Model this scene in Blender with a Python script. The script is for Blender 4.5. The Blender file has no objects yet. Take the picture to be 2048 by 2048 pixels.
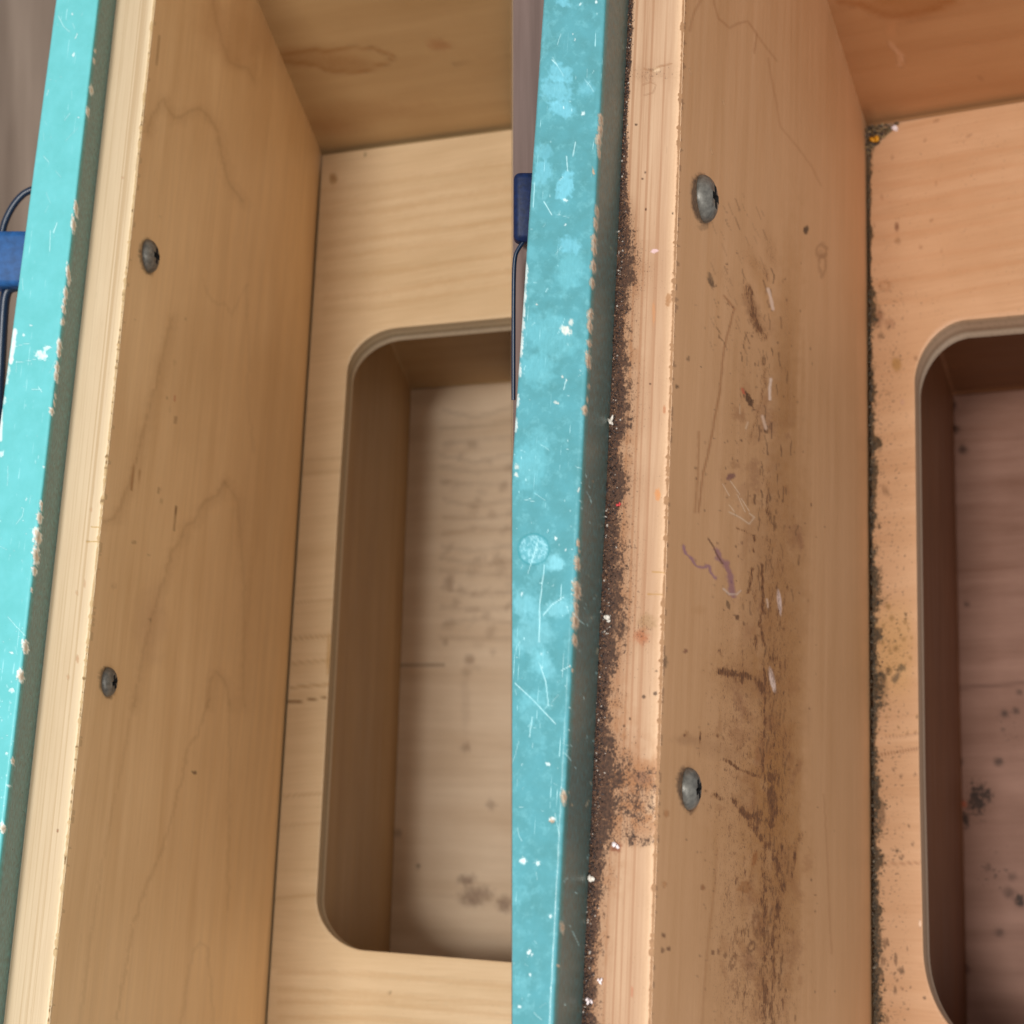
import bpy, math, random
import numpy as np
from mathutils import Vector

# ------------------------------------------------------------------ camera, world, lamp
SC = bpy.context.scene
COL = SC.collection
FPX = 3000.0                       # focal length in pixels of the 2048 px photograph
cam_d = bpy.data.cameras.new("camera")
cam = bpy.data.objects.new("camera", cam_d); COL.objects.link(cam)
cam_d.sensor_width = 36.0
cam_d.lens = FPX / 2048.0 * 36.0
cam_d.clip_start = 0.01; cam_d.clip_end = 50.0
cam_d.dof.use_dof = True
cam_d.dof.focus_distance = 0.35
cam_d.dof.aperture_fstop = 30.0
SC.camera = cam
W = bpy.data.worlds.new("World"); SC.world = W; W.use_nodes = True
bg = W.node_tree.nodes["Background"]
bg.inputs[0].default_value = (0.97, 0.98, 1.0, 1); bg.inputs[1].default_value = 0.54
def area(name, loc, target, size, power, color):
    d = bpy.data.lights.new(name, 'AREA'); d.shape = 'RECTANGLE'
    d.size, d.size_y = size; d.energy = power; d.color = color
    o = bpy.data.objects.new(name, d); COL.objects.link(o); o.location = loc
    o.rotation_euler = (Vector(target) - Vector(loc)).to_track_quat('-Z', 'Y').to_euler()
    return o
area("ceiling_lamp", (-0.31, 0.12, 0.50), (-0.05, 0.0, -0.60), (0.12, 0.16), 6.8, (1.0, 0.98, 0.94))
area("side_lamp", (0.28, -0.16, 0.55), (-0.10, 0.0, -0.50), (0.35, 0.35), 2.5, (1.0, 0.98, 0.95))
SC.view_settings.view_transform = 'Standard'
SC.view_settings.look = 'None'
SC.view_settings.exposure = 0.03
SC.view_settings.gamma = 1.0
SC.render.engine = 'CYCLES'
SC.cycles.max_bounces = 8

rng = np.random.default_rng(7)
random.seed(7)

# ------------------------------------------------------------------ geometry helpers
def ray(x, y):
    x = np.asarray(x, float); y = np.asarray(y, float)
    return np.stack([(x - 1024) / FPX, -(y - 1024) / FPX, -np.ones(np.broadcast(x, y).shape)], -1)
def proj(X):
    return 1024 + FPX * X[..., 0] / -X[..., 2], 1024 - FPX * X[..., 1] / -X[..., 2]
def unit(v): return v / np.linalg.norm(v, axis=-1, keepdims=True)

class Frame:
    """the directions and shelf plane of one cabinet: vh along the shelf, vv along the boards, vd into the depth"""
    def __init__(s, vh, vv, vd, p0, z0):
        s.n = unit(np.cross(ray(*vh), ray(*vv)))
        s.D = unit(ray(*vd))
        s.X0 = ray(*p0) * z0
        if s.n @ s.D > 0: s.n = -s.n          # n points at the viewer
        s.d = s.n @ s.X0
        s.V = unit(ray(*vv)); s.H = unit(ray(*vh))
        if s.V[1] < 0: s.V = -s.V
        if s.H[0] < 0: s.H = -s.H
    def at(s, x, y, k=0.0):
        """the point seen at a pixel, lying k metres (along the depth) below the shelf; k < 0 is nearer"""
        r = ray(x, y); lev = s.d + k * (s.n @ s.D)
        return r * (lev / (r @ s.n))[..., None]
    def level(s, p0, x1):
        """how far p0 (on the shelf) must move along the depth to appear at column x1"""
        X = s.at(*p0); lo, hi = -0.40, 0.6
        f = lambda k: proj(X + k * s.D)[0] - x1
        for _ in range(60):
            m = (lo + hi) / 2
            if f(lo) * f(m) <= 0: hi = m
            else: lo = m
        return (lo + hi) / 2
    def uv(s, X):
        return X @ s.H, X @ s.V, X @ s.D

LF = Frame((-6685, 1300), (1230, -8903), (1380, 2055), (600, 1270), 0.60)
RF = Frame((-3712, 1155), (1670, -9149), (2330, 2150), (1750, 1150), 0.53)
line = lambda a, b: (lambda y: a + b * np.asarray(y, float))

L = dict(rail_l=line(110, -.1325), rail_r=line(196, -.1145), wood_l=line(235, -.1115), wood_r=line(309, -.1035), sp=line(660.7, -.064))
R = dict(rail_l=line(1085, -.068), rail_r=line(1210, -.0513), wood_l=line(1259, -.0465), wood_r=line(1368, -.033), sp=line(1729.4, .0065))
def edge_level(F, T, y0):
    X = F.at(T['sp'](y0), float(y0)); lo, hi = -0.5, 0.0
    g = lambda k: (lambda p: p[0] - T['wood_r'](p[1]))(proj(X + k * F.D))
    for _ in range(60):
        m = (lo + hi) / 2
        if g(m) < 0: lo = m
        else: hi = m
    return (lo + hi) / 2
LkE = edge_level(LF, L, 1270); RkE = edge_level(RF, R, 1270)
def rail_level(F, T, kE, y):
    B = F.at(T['wood_l'](y), float(y), kE); lo, hi = -0.1, 0.0
    for _ in range(50):
        m = (lo + hi) / 2
        if proj(B + m * F.D)[0] > T['rail_r'](proj(B + m * F.D)[1]): hi = m
        else: lo = m
    return kE + m
LkR = rail_level(LF, L, LkE, 1270); RkR = rail_level(RF, R, RkE, 1150)

# ------------------------------------------------------------------ numpy noise and marks
_T = rng.random((256, 256))
def vnoise(x, y):
    xi = np.floor(x).astype(int); yi = np.floor(y).astype(int); fx = x - xi; fy = y - yi
    fx = fx * fx * (3 - 2 * fx); fy = fy * fy * (3 - 2 * fy)
    g = lambda a, b: _T[a % 256, b % 256]
    return (g(xi, yi) * (1 - fx) + g(xi + 1, yi) * fx) * (1 - fy) + (g(xi, yi + 1) * (1 - fx) + g(xi + 1, yi + 1) * fx) * fy
def fbm(x, y, o=4):
    s = 0; a = .5; t = 0
    for i in range(o):
        s = s + a * vnoise(x * 2 ** i + 17 * i, y * 2 ** i + 31 * i); t += a; a *= .55
    return s / t
def sm(a, b, x):
    t = np.clip((x - a) / (b - a + 1e-9), 0, 1); return t * t * (3 - 2 * t)
def lin(c): 
    c = np.array(c, float) / 255.0
    return np.where(c <= .04045, c / 12.92, ((c + .055) / 1.055) ** 2.4)

class Marks:
    """marks that belong to a surface, worked out for every vertex of its mesh"""
    def __init__(s, X):
        s.x, s.y = proj(X); s.lo = s.y.min(1); s.hi = s.y.max(1); s.rgb = np.zeros(s.x.shape + (3,)); s.a = np.zeros(s.x.shape); s.dirt = np.zeros(s.x.shape); s.dent = np.zeros(s.x.shape)
    def rows(s, y0, y1):
        k = np.nonzero((s.hi > y0) & (s.lo < y1))[0]
        return slice(k[0], k[-1] + 1) if len(k) else None
    def put(s, m, c, a=1.0, r=slice(None)):
        m = np.clip(m, 0, 1) * a; c = lin(c); A = s.a[r]; na = m + A * (1 - m)
        s.rgb[r] = np.where(na[..., None] > 1e-6, (c * m[..., None] + s.rgb[r] * (A * (1 - m))[..., None]) / np.maximum(na, 1e-6)[..., None], 0)
        s.a[r] = na
    def blob(s, cx, cy, rx, ry, c, a=1.0, ang=0.0, soft=.25, rag=.35, rs=None, dent=0.0, ring=False):
        R_ = 2.3 * max(rx, ry); r = s.rows(cy - R_, cy + R_)
        if r is None: return
        sx, sy = s.x[r], s.y[r]
        t = math.radians(ang); dx = sx - cx; dy = sy - cy
        u = (dx * math.cos(t) + dy * math.sin(t)) / rx; v = (-dx * math.sin(t) + dy * math.cos(t)) / ry
        near = (np.abs(u) < 2.2) & (np.abs(v) < 2.2)
        if not near.any(): return
        rs = rs or max(2.0, min(rx, ry) * .55)
        d = np.hypot(u, v) + rag * 2 * (fbm(sx / rs + cx, sy / rs + cy, 3) - .5)
        m = 1 - sm(1 - soft, 1 + soft, d)
        if ring: m = m * sm(.25, .8, d)
        m = np.where(near, m, 0)
        s.put(m, c, a, r)
        if dent: s.dent[r] += m * dent
    def stroke(s, pts, w, c, a=1.0, soft=.6, rag=0.0, wob=0.0):
        pts = np.array(pts, float); r = s.rows(pts[:, 1].min() - 4 * w - 10, pts[:, 1].max() + 4 * w + 10)
        if r is None: return
        sx, sy = s.x[r], s.y[r]
        if wob:
            sx = sx + wob * (fbm(sx / 14, sy / 14, 3) - .5) * 2
        lo = pts.min(0) - 3 * w - 8; hi = pts.max(0) + 3 * w + 8
        idx = np.nonzero((sx > lo[0]) & (sx < hi[0]) & (sy > lo[1]) & (sy < hi[1]))
        if len(idx[0]) == 0: return
        px, py = sx[idx], sy[idx]; d = np.full(px.shape, 1e9)
        for (ax, ay), (bx, by) in zip(pts[:-1], pts[1:]):
            L2 = (bx - ax) ** 2 + (by - ay) ** 2 + 1e-9
            t = np.clip(((px - ax) * (bx - ax) + (py - ay) * (by - ay)) / L2, 0, 1)
            d = np.minimum(d, np.hypot(px - ax - t * (bx - ax), py - ay - t * (by - ay)))
        ww = w * (1 + rag * 2 * (fbm(px / 9, py / 9, 3) - .5))
        m = np.zeros(sx.shape); m[idx] = 1 - sm(ww * (1 - soft), ww * (1 + soft), d)
        s.put(m, c, a, r)

# ------------------------------------------------------------------ meshes
def new_obj(name, me, mat=None, parent=None):
    o = bpy.data.objects.new(name, me); COL.objects.link(o)
    if mat is not None: me.materials.append(mat)
    if parent is not None: o.parent = parent
    return o
def mesh_np(name, V, quads):
    me = bpy.data.meshes.new(name); V = np.asarray(V, np.float32); Q = np.asarray(quads, np.int32)
    me.vertices.add(len(V)); me.vertices.foreach_set('co', V.ravel())
    me.loops.add(Q.size); me.loops.foreach_set('vertex_index', Q.ravel())
    me.polygons.add(len(Q)); me.polygons.foreach_set('loop_start', np.arange(0, Q.size, 4, dtype=np.int32))
    me.update(calc_edges=True); me.validate(); return me
def grid_obj(name, G, mat, parent, back=None, uvw=None, marks=None, smooth=True, clampx=None, closed_back=True):
    """G[rows, cols, 3]; back = vector (or array) giving the board its thickness; front side faces the viewer"""
    G = np.array(G, float)
    if clampx == 'L': G[..., 0] = np.minimum(G[..., 0], -0.00002)
    if clampx == 'R': G[..., 0] = np.maximum(G[..., 0], 0.00002)
    r, c, _ = G.shape
    i = np.arange(r * c).reshape(r, c)
    Q = np.stack([i[:-1, :-1], i[1:, :-1], i[1:, 1:], i[:-1, 1:]], -1).reshape(-1, 4)
    e1 = G[r // 2 + 1, c // 2] - G[r // 2, c // 2]; e2 = G[r // 2, min(c // 2 + 1, c - 1)] - G[r // 2, min(c // 2 + 1, c - 1) - 1]
    if np.cross(e1, e2) @ (-G[r // 2, c // 2]) < 0: Q = Q[:, ::-1]
    V = G.reshape(-1, 3); nV = len(V)
    if back is not None:
        ring = np.concatenate([i[0, :], i[1:, -1], i[-1, -2::-1], i[-2:0:-1, 0]])
        B = V[ring] + np.asarray(back)
        if clampx == 'L': B[:, 0] = np.minimum(B[:, 0], -0.00002)
        if clampx == 'R': B[:, 0] = np.maximum(B[:, 0], 0.00002)
        # the back is laid out like the front, coarse, so that it has real faces of its own
        sk = np.stack([ring, np.roll(ring, -1), np.roll(np.arange(nV, nV + len(ring)), -1), np.arange(nV, nV + len(ring))], -1)
        V = np.concatenate([V, B]); Q = np.concatenate([Q, sk])
        m = len(ring); t = 0
        cr = np.array([0, c - 1, c - 1 + r - 1, 2 * (c - 1) + r - 1]) + nV
        Q = np.concatenate([Q, cr[None, :]])
    me = mesh_np(name, V, Q)
    o = new_obj(name, me, mat, parent)
    if smooth and back is None: me.shade_smooth()
    n = len(V)
    if uvw is not None:
        a = me.attributes.new('wuv', 'FLOAT_VECTOR', 'POINT'); A = np.zeros((n, 3), np.float32); A[:nV] = np.stack(uvw, -1).reshape(-1, 3); a.data.foreach_set('vector', A.ravel())
        if n > nV: A[nV:] = A[ring]; a.data.foreach_set('vector', A.ravel())
    if marks is not None:
        a = me.attributes.new('paint', 'FLOAT_COLOR', 'POINT'); A = np.zeros((n, 4), np.float32)
        A[:nV, :3] = marks.rgb.reshape(-1, 3); A[:nV, 3] = marks.a.ravel(); a.data.foreach_set('color', A.ravel())
        a = me.attributes.new('dirt', 'FLOAT', 'POINT'); A = np.zeros(n, np.float32); A[:nV] = marks.dirt.ravel(); a.data.foreach_set('value', A)
    return o
def lerp3(A, B, t): return A[:, None, :] * (1 - t)[None, :, None] + B[:, None, :] * t[None, :, None]
def loft(curves):
    return np.stack(curves, 1)

def empty(name, loc, label, cat, group=None):
    o = bpy.data.objects.new(name, None); COL.objects.link(o); o.location = Vector([float(v) for v in loc]); o.empty_display_size = .02
    o['label'] = label; o['category'] = cat
    if group: o['group'] = group
    return o
def keep(o, parent):
    o.parent = parent; o.matrix_parent_inverse = parent.matrix_world.inverted(); return o
def attach(root):
    """children built in world coordinates hang on a root that stands elsewhere"""
    for ch in root.children:
        ch.matrix_parent_inverse.identity()
        ch.location = Vector(ch.location) - Vector(root.location)

# ------------------------------------------------------------------ materials
def mat(name):
    m = bpy.data.materials.new(name); m.use_nodes = True; nt = m.node_tree; nt.nodes.clear()
    out = nt.nodes.new('ShaderNodeOutputMaterial'); b = nt.nodes.new('ShaderNodeBsdfPrincipled'); nt.links.new(b.outputs[0], out.inputs[0])
    return m, nt, b
def N(nt, t, **kw):
    n = nt.nodes.new(t)
    for k, v in kw.items():
        if k == 'op': n.operation = v
        elif k == 'i':
            for a, b in v.items():
                if hasattr(b, 'node'): nt.links.new(b, n.inputs[a])
                else: n.inputs[a].default_value = b
        else: setattr(n, k, v)
    return n
def M(nt, op, a, b=0.0, clamp=False):
    n = N(nt, 'ShaderNodeMath', op=op, i={0: a, 1: b}); n.use_clamp = clamp; return n.outputs[0]
def noise(nt, vec, scale, detail=3, rough=.55, dist=0.0):
    return N(nt, 'ShaderNodeTexNoise', i={'Vector': vec, 'Scale': scale, 'Detail': detail, 'Roughness': rough, 'Distortion': dist}).outputs[0]
def mapv(nt, vec, s, loc=(0, 0, 0)):
    return N(nt, 'ShaderNodeMapping', i={'Vector': vec, 'Scale': s, 'Location': loc}).outputs[0]
def mixc(nt, f, a, b, mode='MIX'):
    n = nt.nodes.new('ShaderNodeMix'); n.data_type = 'RGBA'; n.blend_type = mode; n.clamp_factor = True
    for k, v in ((0, f), (6, a), (7, b)):
        if hasattr(v, 'node'): nt.links.new(v, n.inputs[k])
        else: n.inputs[k].default_value = v if k == 0 else (*v[:3], 1)
    return n.outputs[2]
def rng_(nt, v, a, b, c=0.0, d=1.0):
    return N(nt, 'ShaderNodeMapRange', i={0: v, 1: a, 2: b, 3: c, 4: d}).outputs[0]
def finish(nt, b, col, rough, bump=None, bs=.2, bd=.0004, dirtcols=None, dirtscale=900., stretch=(1, .35, 1)):
    vec = N(nt, 'ShaderNodeAttribute', attribute_name='wuv').outputs['Vector']
    pa = N(nt, 'ShaderNodeAttribute', attribute_name='paint')
    br = noise(nt, mapv(nt, vec, stretch), 1800, 2)
    al = M(nt, 'MULTIPLY', pa.outputs['Alpha'], rng_(nt, br, .3, .7, .78, 1.12), True)
    col = mixc(nt, al, col, pa.outputs['Color'])
    if dirtcols:
        da = N(nt, 'ShaderNodeAttribute', attribute_name='dirt').outputs['Fac']
        v2 = mapv(nt, vec, stretch); col = mixc(nt, M(nt, 'MULTIPLY', da, .55, True), col, dirtcols[2])
        n1 = noise(nt, v2, dirtscale, 5, .72); n2 = noise(nt, v2, dirtscale * .22, 3)
        nn = M(nt, 'ADD', M(nt, 'MULTIPLY', n1, .62), M(nt, 'MULTIPLY', n2, .38))
        th = M(nt, 'SUBTRACT', .70, M(nt, 'MULTIPLY', da, .30))
        f = rng_(nt, M(nt, 'SUBTRACT', nn, th), -.02, .05)
        f = M(nt, 'MULTIPLY', f, rng_(nt, da, 0.0, .12))
        sp_ = noise(nt, mapv(nt, vec, (1, .6, 1)), dirtscale * 2.0, 2, .6)
        f = M(nt, 'MAXIMUM', f, M(nt, 'MULTIPLY', rng_(nt, M(nt, 'SUBTRACT', sp_, M(nt, 'SUBTRACT', .71, M(nt, 'MULTIPLY', da, .23))), -.01, .04), rng_(nt, da, .08, .3, 0, .85)))
        dc = mixc(nt, rng_(nt, noise(nt, mapv(nt, v2, (1, 1, 1), (3, 7, 1)), dirtscale * 1.1, 4, .75), .42, .60), dirtcols[0], dirtcols[1])
        col = mixc(nt, M(nt, 'MULTIPLY', f, .92), col, dc)
    nt.links.new(col, b.inputs['Base Color'])
    if hasattr(rough, 'node'): nt.links.new(rough, b.inputs['Roughness'])
    else: b.inputs['Roughness'].default_value = rough
    if bump is not None:
        bn = N(nt, 'ShaderNodeBump', i={'Height': bump, 'Strength': bs, 'Distance': bd}); nt.links.new(bn.outputs[0], b.inputs['Normal'])
    return b
def wood(name, light, dark, fibre=.5, blotch=.6, rough=.42, dirt=None, seed=0.0, fs=1.0, band=0.0, stretch=(1, .35, 1), dirtscale=900.):
    m, nt, b = mat(name)
    vec = N(nt, 'ShaderNodeAttribute', attribute_name='wuv').outputs['Vector']
    wv = N(nt, 'ShaderNodeVectorMath', op='ADD', i={0: vec, 1: (seed, seed * 2.1, 0)}).outputs[0]
    warp = noise(nt, mapv(nt, wv, (18, 5, 1)), 1, 3)
    wv2 = N(nt, 'ShaderNodeVectorMath', op='ADD', i={0: wv, 1: N(nt, 'ShaderNodeCombineXYZ', i={0: M(nt, 'MULTIPLY', warp, .012)}).outputs[0]}).outputs[0]
    n1 = noise(nt, mapv(nt, wv2, (1400 * fs, 45, 1)), 1, 4, .6)
    n2 = noise(nt, mapv(nt, wv2, (260 * fs, 14, 1)), 1, 4, .6)
    n3 = noise(nt, mapv(nt, wv, (26, 14, 1)), 1, 4, .6)
    n4 = noise(nt, mapv(nt, wv2, (90, 7, 1)), 1, 3, .5)
    s = M(nt, 'ADD', M(nt, 'MULTIPLY', M(nt, 'SUBTRACT', n1, .5), fibre * .8), M(nt, 'MULTIPLY', M(nt, 'SUBTRACT', n2, .5), fibre))
    s = M(nt, 'ADD', s, M(nt, 'MULTIPLY', M(nt, 'SUBTRACT', n3, .5), blotch))
    s = M(nt, 'ADD', s, M(nt, 'MULTIPLY', M(nt, 'SUBTRACT', n4, .5), blotch))
    if band:
        w = N(nt, 'ShaderNodeTexNoise', i={'Vector': mapv(nt, wv, (1150, 2.0, 1)), 'Scale': 1.0, 'Detail': 2.0, 'Roughness': .4}).outputs[0]
        s = M(nt, 'SUBTRACT', s, M(nt, 'MULTIPLY', rng_(nt, w, .52, .66), band))
    f = M(nt, 'ADD', s, .5, True)
    col = mixc(nt, f, lin(dark), lin(light))
    pores = noise(nt, mapv(nt, wv, (2200, 220, 1)), 1, 1)
    col = mixc(nt, rng_(nt, pores, .70, .80, 0, .25), col, lin(dark) * .55)
    finish(nt, b, col, rng_(nt, n2, .3, .7, rough - .06, rough + .1), n1, .35, .00012, dirt, dirtscale, stretch)
    b.inputs['Specular IOR Level'].default_value = .42
    return m
def plain(name, c, rough=.5, metal=0.0, var=.12, scale=300, spec=.5):
    m, nt, b = mat(name)
    tc = N(nt, 'ShaderNodeTexCoord').outputs['Object']
    n = noise(nt, tc, scale, 4)
    l = lin(c); col = mixc(nt, rng_(nt, n, .3, .7), l * (1 - var), np.minimum(l * (1 + var), 1))
    nt.links.new(col, b.inputs['Base Color']); b.inputs['Roughness'].default_value = rough; b.inputs['Metallic'].default_value = metal
    b.inputs['Specular IOR Level'].default_value = spec
    bn = N(nt, 'ShaderNodeBump', i={'Height': n, 'Strength': .15, 'Distance': .0004}); nt.links.new(bn.outputs[0], b.inputs['Normal'])
    return m
def paintmat(name, c, c2, cloud, seed, dirty=False):
    m, nt, b = mat(name)
    vec = N(nt, 'ShaderNodeAttribute', attribute_name='wuv').outputs['Vector']
    wv = N(nt, 'ShaderNodeVectorMath', op='ADD', i={0: vec, 1: (seed, seed, 0)}).outputs[0]
    n1 = noise(nt, wv, 130, 5, .6); n2 = noise(nt, wv, 420, 5, .65)
    col = mixc(nt, rng_(nt, n1, .35, .65), lin(c), lin(c2))
    col = mixc(nt, rng_(nt, n2, .52, .66, 0, cloud), col, lin((150, 225, 235)))
    # hairline scratches in several directions
    for ang, sc in ((.3, 1), (-.7, 1), (1.35, .8)):
        mp = N(nt, 'ShaderNodeMapping', i={'Vector': wv, 'Rotation': (0, 0, ang), 'Scale': (1500 * sc, 38, 1)}).outputs[0]
        k = noise(nt, mp, 1, 0, .5)
        gate = noise(nt, wv, 260, 2)
        f = M(nt, 'MULTIPLY', rng_(nt, k, .775, .81), rng_(nt, gate, .5, .6, 0, .55 if dirty else .35))
        col = mixc(nt, f, col, lin((190, 240, 245)))
    finish(nt, b, col, rng_(nt, n2, .3, .7, .26, .44), n2, .25, .00025, ((.02, .02, .015), (.05, .04, .03), (.1, .1, .08)) if dirty else None, 800)
    b.inputs['Specular IOR Level'].default_value = .5
    b.inputs['Coat Weight'].default_value = 0.0; b.inputs['Coat Roughness'].default_value = .15
    return m

DIRT = (lin((72, 42, 28)), lin((134, 86, 46)), lin((160, 108, 60)))
SEAM = (lin((42, 28, 24)), lin((84, 56, 40)), lin((150, 108, 76)))
MOLD = (lin((56, 46, 34)), lin((92, 72, 48)), lin((170, 128, 88)))
m_sideL = wood('maple_veneer', (242, 208, 160), (216, 178, 128), .8, 1.0, .45, seed=1.0)
m_edgeL = wood('pine_edge', (226, 204, 172), (196, 168, 132), .6, .35, .55, seed=2.0, band=.65)
m_shelfL = wood('maple_shelf', (232, 206, 168), (204, 175, 134), .75, .85, .40, seed=3.3)
m_backL = wood('maple_back', (194, 162, 118), (168, 134, 90), .3, .9, .5, seed=4.2)
m_binL = wood('bin_birch', (196, 164, 122), (164, 130, 88), .4, .9, .5, seed=5.5)
m_sideR = wood('worn_maple_veneer', (216, 168, 124), (190, 142, 96), .75, .8, .5, DIRT, seed=6.0, stretch=(1, .5, 1), dirtscale=1300.)
m_edgeR = wood('stained_pine_edge', (210, 176, 144), (178, 136, 104), .9, .5, .6, SEAM, seed=7.0, band=.6, stretch=(1, .8, 1), dirtscale=1500.)
m_shelfR = wood('stained_maple_shelf', (218, 174, 136), (190, 142, 102), .7, .85, .45, MOLD, seed=8.3, stretch=(1, 1, 1), dirtscale=620.)
m_backR = wood('aged_maple_back', (188, 136, 92), (162, 108, 66), .3, .9, .5, seed=9.2)
m_binR = wood('shaded_bin_birch', (142, 92, 58), (106, 62, 34), .4, .9, .5, (lin((45, 32, 26)), lin((70, 48, 36)), lin((130, 90, 70))), seed=10.5, stretch=(1, 1, 1), dirtscale=250.)  # dark base colour stands in for the shade inside the bin
m_railL = paintmat('teal_enamel', (100, 190, 192), (108, 198, 202), .05, .4)
m_railR = paintmat('scuffed_teal_enamel', (78, 142, 148), (86, 156, 166), .14, 3.4, True)
m_floorL = wood('bin_floor_birch', (242, 218, 188), (208, 178, 144), .4, 1.1, .5, seed=5.9)
m_floorR = wood('shaded_stained_bin_floor', (184, 140, 120), (134, 92, 72), .4, 1.1, .5, (lin((45, 32, 26)), lin((70, 48, 36)), lin((130, 90, 70))), seed=10.9, stretch=(1, 1, 1), dirtscale=400.)  # base darkened for the recess shade, with stains on top
m_blue = plain('navy_plastic', (34, 84, 140), .5, var=.25, scale=500, spec=.25)
m_navy = plain('dusty_navy_plastic', (14, 32, 70), .5, var=.35, scale=900, spec=.25)
m_wire = plain('dark_blue_rod', (10, 34, 60), .35)
m_steel = plain('zinc_steel', (108, 105, 98), .42, .35, .35, 900)
m_socket = plain('dark_socket', (30, 27, 25), .8, 0)
m_floor, ntf, bf = mat('grey_brown_floor')
tcf = N(ntf, 'ShaderNodeTexCoord').outputs['Object']; nf_ = noise(ntf, mapv(ntf, tcf, (26, 2.0, 1)), 1, 4)
ntf.links.new(mixc(ntf, rng_(ntf, nf_, .32, .68), lin((112, 92, 76)), lin((178, 156, 138))), bf.inputs['Base Color']); bf.inputs['Roughness'].default_value = .7
m_bounce = plain('bounce_board_ply', (215, 190, 160), .7, var=.2, scale=60)  # pale, so that the added board throws light onto the left side board
m_edgeply = None
def plymat(name, cols):
    m, nt, b = mat(name)
    vec = N(nt, 'ShaderNodeAttribute', attribute_name='wuv').outputs['Vector']
    sx = N(nt, 'ShaderNodeSeparateXYZ', i={0: vec})
    n = noise(nt, mapv(nt, vec, (3, 160, 3)), 1, 4)
    t = M(nt, 'ADD', sx.outputs[0], M(nt, 'MULTIPLY', M(nt, 'SUBTRACT', n, .5), .10))
    cr = nt.nodes.new('ShaderNodeValToRGB'); nt.links.new(t, cr.inputs[0]); e = cr.color_ramp.elements
    e[0].position = 0; e[0].color = (*lin(cols[0]), 1); e[1].position = 1; e[1].color = (*lin(cols[-1]), 1)
    for i, c in enumerate(cols[1:-1]):
        el = e.new((i + 1) / (len(cols) - 1)); el.color = (*lin(c), 1)
    n2 = noise(nt, mapv(nt, vec, (6, 900, 3)), 1, 3)
    col = mixc(nt, rng_(nt, n2, .55, .75, 0, .35), cr.outputs[0], lin((110, 92, 70)))
    nt.links.new(col, b.inputs['Base Color']); b.inputs['Roughness'].default_value = .6
    return m
m_plyL = plymat('plywood_cut', [(205, 184, 148), (176, 158, 130), (196, 180, 150), (160, 144, 118), (222, 210, 186), (206, 192, 166)])
m_plyR = plymat('worn_plywood_cut', [(212, 172, 134), (178, 148, 120), (192, 160, 132), (160, 130, 104), (214, 190, 164), (188, 164, 140)])

# ------------------------------------------------------------------ the two cabinets
Y0, Y1 = -260.0, 2330.0
def rows(step): return np.linspace(Y0, Y1, int((Y1 - Y0) / step))
def c1(ox, oy, s=3.7734): return lambda *p: [(ox + a / s, oy + b / s) for a, b in p]

def seg_curve(parts, n):
    """resample a list of polylines with n points for each"""
    out = []
    for pts, k in zip(parts, n):
        pts = np.array(pts, float); d = np.r_[0, np.cumsum(np.hypot(*np.diff(pts, axis=0).T))]
        t = np.linspace(0, d[-1], k, endpoint=False)
        out.append(np.stack([np.interp(t, d, pts[:, 0]), np.interp(t, d, pts[:, 1])], -1))
    out.append(np.array(parts[-1][-1], float)[None])
    return np.concatenate(out)
def bez(p0, p1, p2, n=14, w=1.0):
    t = np.linspace(0, 1, n)[:, None]; p0, p1, p2 = map(np.array, (p0, p1, p2))
    k = .5523 * w
    a = p0 + (p1 - p0) * k; b = p2 + (p1 - p2) * k
    return ((1 - t) ** 3 * p0 + 3 * (1 - t) ** 2 * t * a + 3 * (1 - t) * t * t * b + t ** 3 * p2).tolist()

def screw(F, Xc, normal, up, r, root, rot, hexr=.48):
    """domed screw head with a sunk hexagon socket, lying on the board"""
    n = unit(normal); u = unit(up - (up @ n) * n); w = np.cross(n, u)
    prof = [(1.0, -.02), (1.0, .06), (.96, .18), (.86, .32), (.70, .43), (.52, .50)]
    S = 72; V = []; Fc = []
    for pr, ph in prof:
        for k in range(S):
            a = 2 * math.pi * k / S; V.append(Xc + r * (pr * (math.cos(a) * u + math.sin(a) * w) + ph * n))
    def hexp(a, R):
        c_, s_ = abs(math.cos(a - rot)) + 1e-6, abs(math.sin(a - rot)) + 1e-6; w_ = .34 * R; return max(min(R / c_, w_ / s_), min(w_ / c_, R / s_))
    for ph, R in ((.52, hexr), (.12, hexr * .85)):
        for k in range(S):
            a = 2 * math.pi * k / S; q = hexp(a, R); V.append(Xc + r * (q * (math.cos(a) * u + math.sin(a) * w) + ph * n))
    rings = len(prof) + 1
    for i in range(rings - 1):
        for k in range(S):
            Fc.append((i * S + k, i * S + (k + 1) % S, (i + 1) * S + (k + 1) % S, (i + 1) * S + k))
    me = bpy.data.meshes.new('screw'); me.from_pydata([tuple(v) for v in V[:rings * S]], [], Fc); me.update(); me.shade_smooth()
    o = new_obj('screw', me, m_steel, root)
    V2 = V[(rings - 1) * S:(rings + 1) * S]; F2 = [(k, (k + 1) % S, S + (k + 1) % S, S + k) for k in range(S)] + [tuple(range(S, 2 * S))]
    me = bpy.data.meshes.new('socket'); me.from_pydata([tuple(v) for v in V2], [], F2); me.update()
    s = new_obj('socket', me, m_socket, o)
    return o

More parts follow.
